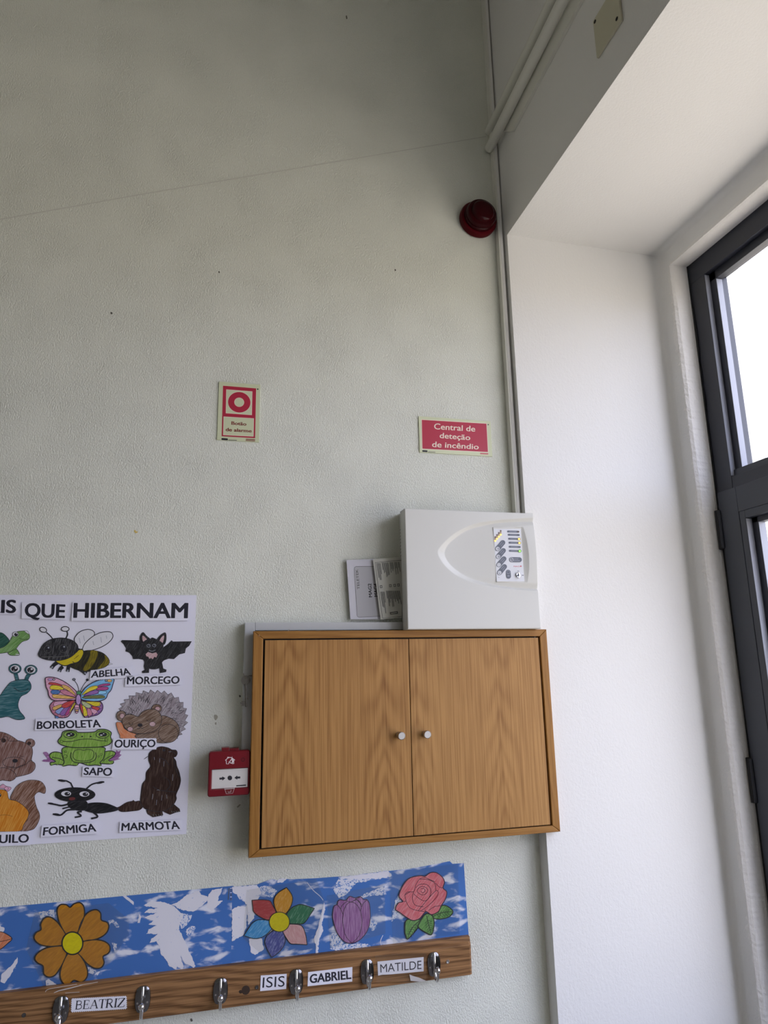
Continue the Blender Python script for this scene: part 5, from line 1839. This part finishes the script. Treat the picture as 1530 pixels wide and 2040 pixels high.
b2 = thing('sky_border', 'right strip of blue cloud-print paper with three cut-out flowers, below the oak cabinet', 'wall border', (0.33, 0, 0.95), 'cloud print border strips')
Z7 = (440, 1700, 2.9423)
rng = random.Random(9)
a = Art(SB+0.0002, *Z7)
top = [(66, 196), (150, 188), (212, 183), (262, 163), (300, 150), (330, 158), (345, 148), (420, 152), (560, 146), (660, 138), (760, 134), (860, 118), (1000, 102), (1100, 90), (1180, 78), (1250, 64), (1342, 46), (1358, 62), (1424, 57)]
a.fill(top+[(1436, 240), (1453, 486), (1455, 530), (760, 640), (60, 720)], M['sky'], smooth=False, thick=0.0009)
a.build('paper_strip', b2)
a = Art(SB+0.0006, *Z7)
for q in ([(66, 330), (100, 310), (150, 312), (150, 430), (130, 480), (66, 516)], [(66, 196), (150, 190), (212, 185), (240, 235), (190, 262), (150, 300), (110, 250), (70, 230)], [(165, 500), (240, 500), (252, 562), (200, 596), (176, 582)], [(150, 260), (230, 250), (200, 300), (195, 380), (160, 420)],
          [(604, 288), (612, 330), (590, 420), (602, 450), (576, 505), (566, 610), (552, 612), (556, 540), (545, 500), (572, 430)], [(340, 150), (388, 148), (365, 170), (330, 172)], [(700, 140), (820, 125), (980, 104), (1000, 135), (900, 148), (790, 152), (720, 150)]):
    torn_piece(b2, a, ragged(q, 2.6, 8, rng), 'torn')
a = Art(SB+0.0005, *Z7)
for q in ([(66, 198), (150, 192), (200, 215), (160, 290), (110, 270)], [(160, 220), (260, 190), (330, 215), (300, 260), (230, 240), (190, 330)], [(690, 140), (820, 125), (980, 100), (1010, 135), (900, 155), (790, 175), (740, 240), (690, 262), (660, 220)], [(650, 470), (690, 470), (720, 530), (860, 530), (890, 560), (760, 590), (640, 560)],
          [(880, 395), (915, 400), (912, 440), (885, 455), (870, 430)], [(1020, 280), (1050, 240), (1060, 300), (1040, 360), (1000, 400)], [(800, 265), (850, 235), (900, 215), (960, 190), (970, 240), (880, 250)]):
    torn_piece(b2, a, ragged(q, 3.5, 8, rng), 'torn_flecked')
a = Art(SB+0.0007, *Z7)
for q in ([(505, 170), (540, 215), (580, 250), (600, 275)], [(950, 480), (935, 520), (950, 555)], [(600, 300), (595, 350), (575, 410)]):
    a = Art(SB+0.0007, *Z7)
    a.line(q, 3.5, M['torn'])
    a.build('paper_crease', b2)
GZ = (470, 1750, 9.0)
def leaf_pts(q):
    return q
mp_ = [('petal_ochre', [(905, 165), (912, 172), (980, 260), (1015, 350), (1000, 450), (960, 540), (900, 620), (820, 660), (740, 610), (690, 480), (690, 360), (760, 260), (897, 172)]),
       ('petal_red', [(290, 395), (305, 392), (450, 385), (600, 400), (650, 470), (715, 600), (690, 690), (600, 742), (480, 710), (330, 610), (305, 500), (293, 408)]),
       ('petal_green', [(920, 630), (990, 540), (1080, 490), (1180, 470), (1390, 535), (1402, 542), (1394, 554), (1330, 650), (1220, 800), (1090, 812), (960, 802), (900, 720)]),
       ('petal_pink', [(930, 825), (1120, 830), (1200, 880), (1250, 1020), (1272, 1172), (1270, 1186), (1256, 1186), (1090, 1175), (980, 1165), (900, 1060), (845, 950), (860, 870)]),
       ('petal_indigo', [(650, 950), (740, 900), (830, 950), (882, 1080), (860, 1200), (760, 1330), (655, 1405), (645, 1412), (636, 1400), (570, 1280), (520, 1150), (560, 1030)]),
       ('petal_blue', [(600, 762), (660, 820), (640, 900), (560, 990), (470, 1050), (330, 1077), (165, 1030), (150, 1020), (158, 1006), (240, 880), (310, 790), (420, 742)])]
flower(b2, 'flower_cutout', 'flower with six differently coloured petals', GZ, mp_, (780, 780, 182, 176), SB+0.0014, 14, sharp=True)
HZ = (640, 1720, 5.1)
a = Art(SB+0.0014, *HZ)
a.fill([(118, 560), (122, 470), (135, 430), (162, 418), (170, 385), (195, 370), (250, 375), (290, 335), (345, 352), (395, 338), (432, 368), (465, 370), (490, 420), (497, 560), (470, 680), (400, 770), (312, 812), (230, 790), (160, 700)], P['tulip_purple'], edge=8, emat=ol)
for q in ([(310, 810), (250, 740), (222, 630), (222, 520), (250, 430), (300, 393), (360, 420), (402, 500), (412, 620), (380, 740), (312, 810)], [(162, 420), (195, 460), (222, 520)], [(398, 480), (425, 410), (465, 371)], [(255, 388), (210, 430), (200, 465)], [(250, 376), (300, 392), (350, 365), (395, 340)], [(345, 352), (390, 400), (408, 440)], [(330, 380), (370, 372), (410, 420)]):
    a.line(q, 6, ol)
a.build('tulip_cutout', b2)
a = Art(SB+0.0014, *HZ)
for q, r_ in (([(1125, 540), (1170, 470), (1220, 430), (1280, 435), (1338, 490), (1290, 547), (1180, 567)], [(1130, 540), (1230, 500), (1330, 490)]), ([(868, 575), (1000, 570), (1022, 590), (960, 682), (880, 768), (862, 740), (850, 690)], [(1000, 580), (920, 660), (878, 760)]), ([(995, 610), (1060, 515), (1130, 535), (1147, 620), (1122, 722), (1060, 702), (990, 652)], [(1070, 530), (1090, 620), (1118, 715)])):
    a.fill(q, P['leaf_green'], edge=10)
    a.line(r_, 6)
    p0_, p1_ = Vector(r_[0]), Vector(r_[2])
    t_ = (p1_-p0_).normalized()
    n_ = Vector((-t_.y, t_.x))
    for k in range(2, 7):
        c_ = p0_+(p1_-p0_)*k/8
        a.line([tuple(c_), tuple(c_+n_*34+t_*26)], 4, smooth=False)
        a.line([tuple(c_), tuple(c_-n_*34+t_*26)], 4, smooth=False)
a.fill([(755, 465), (785, 402), (830, 387), (792, 340), (800, 290), (840, 210), (900, 150), (1000, 125), (1055, 130), (1110, 95), (1170, 95), (1230, 140), (1252, 190), (1238, 250), (1275, 290), (1262, 360), (1220, 430), (1190, 490), (1120, 520), (1062, 492), (1000, 560), (930, 580), (870, 550), (800, 500)], P['rose_pink'], edge=9, emat=ol)
for q in ([(830, 387), (860, 380), (850, 320), (880, 290), (940, 285), (960, 220), (1000, 160), (1050, 140)], [(860, 380), (900, 450), (980, 480), (1060, 490)], [(940, 290), (925, 350), (950, 420), (1020, 440), (1040, 440)], [(985, 480), (1060, 390), (1150, 290), (1185, 280), (1180, 330), (1110, 410), (1010, 485)], [(1000, 160), (1080, 165), (1150, 200), (1165, 280)],
          [(1050, 140), (1150, 185), (1140, 180)], [(960, 250), (1000, 215), (1070, 215), (1110, 260), (1110, 320), (1060, 380), (1000, 360), (940, 310)], [(980, 260), (1020, 235), (1070, 250), (1080, 290), (1040, 320), (1000, 310), (975, 285), (985, 255)], [(1010, 260), (1040, 255), (1055, 280), (1030, 300), (1012, 280)], [(1220, 430), (1150, 440), (1090, 480)], [(1160, 200), (1200, 240), (1238, 250)], [(850, 320), (900, 290)], [(1065, 490), (1052, 470)]):
    a.line(q, 5, ol)
a.build('rose_cutout', b2)
a = Art(SB+0.0030, *Z7)
a.fill([(150, 215), (560, 150), (610, 280), (560, 560), (300, 640), (130, 500)], M['tape'], smooth=False)
a.fill([(620, 250), (960, 180), (965, 470), (640, 560)], M['tape'], smooth=False)
a.fill([(985, 110), (1390, 60), (1400, 470), (1010, 530)], M['tape'], smooth=False)
a.build('clear_film', b2)

# ---------------------------------------------------------------- coat rack
cr_ = thing('coat_rack', 'long brown wooden coat rack with metal hooks and name tags', 'coat rack', (0.0, 0, 0.8815))
prof = [(0.0004, 0.8815), (0.0192, 0.8815), (0.0208, 0.8832), (0.0208, 0.9405), (0.0198, 0.9418), (0.0135, 0.9462), (0.0125, 0.9540), (0.0110, 0.9550), (0.0004, 0.9550)]
m = MB()
vs = []
xsn = [-0.90, 0.5905, 0.5955]
for k, x in enumerate(xsn):
    for d_, z_ in prof:
        if k == 2:
            d_ = min(d_, 0.0165)
        vs.append((x, -d_, z_))
n = len(prof)
fs = [[k*n+i, (k+1)*n+i, (k+1)*n+(i+1) % n, k*n+(i+1) % n] for k in range(2) for i in range(n)]
fs += [list(range(n))[::-1], [2*n+i for i in range(n)]]
m.add(vs, [f[::-1] for f in fs], M['pine'])
m.build('board', cr_)
KN = plain('dark_knot', (0.035, 0.018, 0.010), 0.5)
a = Art(0.0209, *Z7)
a.ell(146, 802, 24, 28, KN, 20)
a.build('wood_knot', cr_)
a = Art(0.0209, 80, 1900, 3.825)
a.ell(1528, 290, 14, 14, KN, 20)
a.build('wood_knot', cr_)
for px_, py_, mm in ((892, 1916, M['steel']), (511.5, 1967, M['chrome_dark']), (47.5, 2022.5, M['chrome_dark'])):
    q = MB()
    p_ = on_wall(px_, py_, 0.0208)
    q.lathe((p_.x, -0.0207, p_.z), (0, -1, 0), [(0, 0.0040), (0.0008, 0.0036), (0.0009, 0.0020), (0.0003, 0.0010)], mm, 18)
    q.build('screw', cr_)

BD = 0.0208
def hook(px_, py_, parent):
    p_ = on_wall(px_, py_, BD+0.002)
    x, z = p_.x, p_.z
    h = MB()
    W2, H2 = 0.0150, 0.0235
    out = []
    for i in range(40):
        an = 2*math.pi*i/40
        cx_, sz_ = math.cos(an), math.sin(an)
        out.append((x+W2*math.copysign(abs(cx_)**0.72, cx_), z+H2*math.copysign(abs(sz_)**0.80, sz_)))
    n = len(out)
    rings = [(1.0, 0.0), (1.0, 0.0022), (0.93, 0.0038), (0.72, 0.0046)]
    vs, fs = [], []
    for s_, d_ in rings:
        vs += [(x+(q[0]-x)*s_, -(BD+d_), z+(q[1]-z)*s_) for q in out]
    for k in range(3):
        for i in range(n):
            j = (i+1) % n
            fs.append([k*n+i, k*n+j, (k+1)*n+j, (k+1)*n+i])
    fs.append([3*n+i for i in range(n)])
    h.add(vs, fs, M['chrome_dark'], True)
    ho = h.build('hook', parent)
    r_ = MB()
    r_.tube([(x, -(BD+0.0040), z+0.0225), (x, -(BD+0.0058), z+0.019), (x, -(BD+0.0060), z-0.004), (x, -(BD+0.0058), z-0.0165)], [0.0024, 0.0031, 0.0031, 0.0034], M['chrome'], 14)
    r_.build('rib', ho)
    j_ = MB()
    path = [(0.0050, -0.0105), (0.0090, -0.0190), (0.0140, -0.0245), (0.0195, -0.0255), (0.0240, -0.0215), (0.0262, -0.0140), (0.0268, -0.0065)]
    path = spline(path, 5, False)
    j_.tube([(x, -(BD+d_), z+zz) for d_, zz in path], [0.0034+0.0004*math.sin(i*.2) for i in range(len(path))], M['chrome'], 14)
    j_.build('prong', ho)
    b_ = MB()
    b_.ball((x, -(BD+0.0270), z-0.0030), 0.0062, M['chrome'], 24)
    b_.build('ball_tip', ho)
    for sx in (-0.0092, 0.0092):
        s_ = MB()
        s_.lathe((x+sx, -(BD+0.0036), z-0.005), (0, -1, 0), [(0, 0.0022), (0.0010, 0.0019), (0.0011, 0.0008)], M['chrome'], 12)
        s_.build('screw', ho)
for px_, py_ in ((120.8, 2012), (284, 1991), (439, 1974.5), (590, 1956), (731.3, 1936), (864.6, 1921)):
    hook(px_, py_, cr_)

def name_tag(zoom, paper, txt, cap, bold, lab, pink=False):
    a = Art(BD+0.0010, *zoom)
    a.fill(pinked(paper, 15, 7) if pink else paper, M['paper_tag'], smooth=False, thick=0.0009)
    a.text(txt, cap, M['navy_ink'], bold)
    return a.build('name_tag', cr_, label=lab)
JZ = (80, 1900, 3.825)
IZ = (560, 1880, 3.923)
# serifed tag: letters drawn as strokes with serifs
a = Art(BD+0.0010, *JZ)
a.fill(pinked([(236, 338), (662, 318), (664, 424), (232, 450)], 15, 7), M['paper_tag'], smooth=False, thick=0.0009)
def serif_word(a, letters, quad, mat):
    TL, TR, BR, BL = [Vector(q) for q in quad]
    def mp(u, v):
        p_ = (TL*(1-u)+TR*u)*(1-v)+(BL*(1-u)+BR*u)*v
        return (p_.x, p_.y)
    tot = sum(l[0] for l in letters)
    x = 0
    for wd, strokes in letters:
        for pts_, th in strokes:
            a.line([mp((x+px_)/tot, 1-py_) for px_, py_ in pts_], th, mat, smooth=len(pts_) > 3)
        x += wd
K, T_ = 9.0, 3.6
LB = (0.78, [([(.14, 0), (.14, 1)], K), ([(.02, 1), (.34, 1)], T_), ([(.02, 0), (.36, 0)], T_), ([(.14, .98), (.40, .98), (.56, .88), (.56, .64), (.40, .54), (.14, .53)], 5.5), ([(.14, .53), (.46, .52), (.63, .40), (.63, .14), (.46, .02), (.14, .02)], 5.5)])
LE = (0.72, [([(.14, 0), (.14, 1)], K), ([(.02, 1), (.58, 1)], T_), ([(.58, 1), (.58, .80)], T_), ([(.02, 0), (.62, 0)], T_), ([(.62, 0), (.62, .22)], T_), ([(.14, .52), (.46, .52)], T_), ([(.46, .40), (.46, .64)], T_)])
LA = (0.86, [([(.08, 0), (.42, 1)], T_), ([(.42, 1), (.76, 0)], K), ([(-.02, 0), (.20, 0)], T_), ([(.62, 0), (.88, 0)], T_), ([(.20, .34), (.62, .34)], T_)])
LT = (0.76, [([(.38, 0), (.38, 1)], K), ([(.04, 1), (.72, 1)], T_), ([(.04, 1), (.04, .78)], T_), ([(.72, 1), (.72, .78)], T_), ([(.26, 0), (.50, 0)], T_)])
LR = (0.80, [([(.14, 0), (.14, 1)], K), ([(.02, 1), (.34, 1)], T_), ([(.02, 0), (.27, 0)], T_), ([(.14, .98), (.42, .98), (.58, .86), (.58, .62), (.42, .50), (.14, .50)], 5.5), ([(.36, .50), (.70, 0)], K), ([(.60, 0), (.80, 0)], T_)])
LI = (0.40, [([(.20, 0), (.20, 1)], K), ([(.07, 1), (.33, 1)], T_), ([(.07, 0), (.33, 0)], T_)])
LZ = (0.74, [([(.06, 1), (.66, 1)], T_), ([(.06, 1), (.06, .80)], T_), ([(.66, .99), (.06, .01)], 8.5), ([(.06, 0), (.70, 0)], T_), ([(.70, 0), (.70, .22)], T_)])
serif_word(a, [LB, LE, LA, LT, LR, LI, LZ], [(272, 360), (652, 338), (642, 404), (264, 424)], M['navy_ink'])
a.build('name_tag', cr_, label='white name tag with zigzag edge and serif letters, at the left')
Z7t = Z7
name_tag(Z7t, [(234, 716), (386, 706), (383, 795), (230, 808)], 'ISIS', [(247, 728), (375, 719), (373, 780), (243, 788)], 0.0, 'small white name tag with thin letters, left of the middle hook')
name_tag(IZ, [(211, 222), (557, 182), (556, 296), (207, 333)], 'GABRIEL', [(224, 241), (545, 205), (550, 275), (222, 310)], 0.035, 'white name tag with bold letters')
name_tag(IZ, [(753, 140), (1114, 104), (1114, 216), (857, 240), (790, 243), (758, 250)], 'MATILDE', [(774, 162), (1097, 132), (1097, 197), (777, 226)], -0.008, 'white taped name tag with thin letters, at the right')
a = Art(BD+0.0024, *IZ)
a.fill([(735, 92), (1132, 70), (1132, 292), (1010, 300), (870, 296), (745, 305)], M['tape'], smooth=False)
a.build('tape_and_glare', cr_)
GL = plain('tape_glare', (0.55, 0.53, 0.52), 0.3)  # pale colour paints the glare on the clear tape
a = Art(BD+0.0026, *IZ)
a.fill([(1003, 240), (1030, 252), (1080, 266), (1138, 292), (1080, 297), (1012, 290)], GL, smooth=False)
a.build('tape_and_glare', cr_)
a = Art(BD+0.0012, *JZ)  # glare along the tape drawn as pale streaks
a.line([(105, 298), (150, 280), (230, 262), (330, 235)], 7, GL, taper=True)
a.line([(40, 292), (60, 272), (160, 252), (280, 232)], 3.5, GL)
a.line([(190, 300), (300, 292)], 3, GL)
a.line([(300, 240), (440, 216)], 4, GL, taper=True)
a.build('tape_and_glare', cr_)
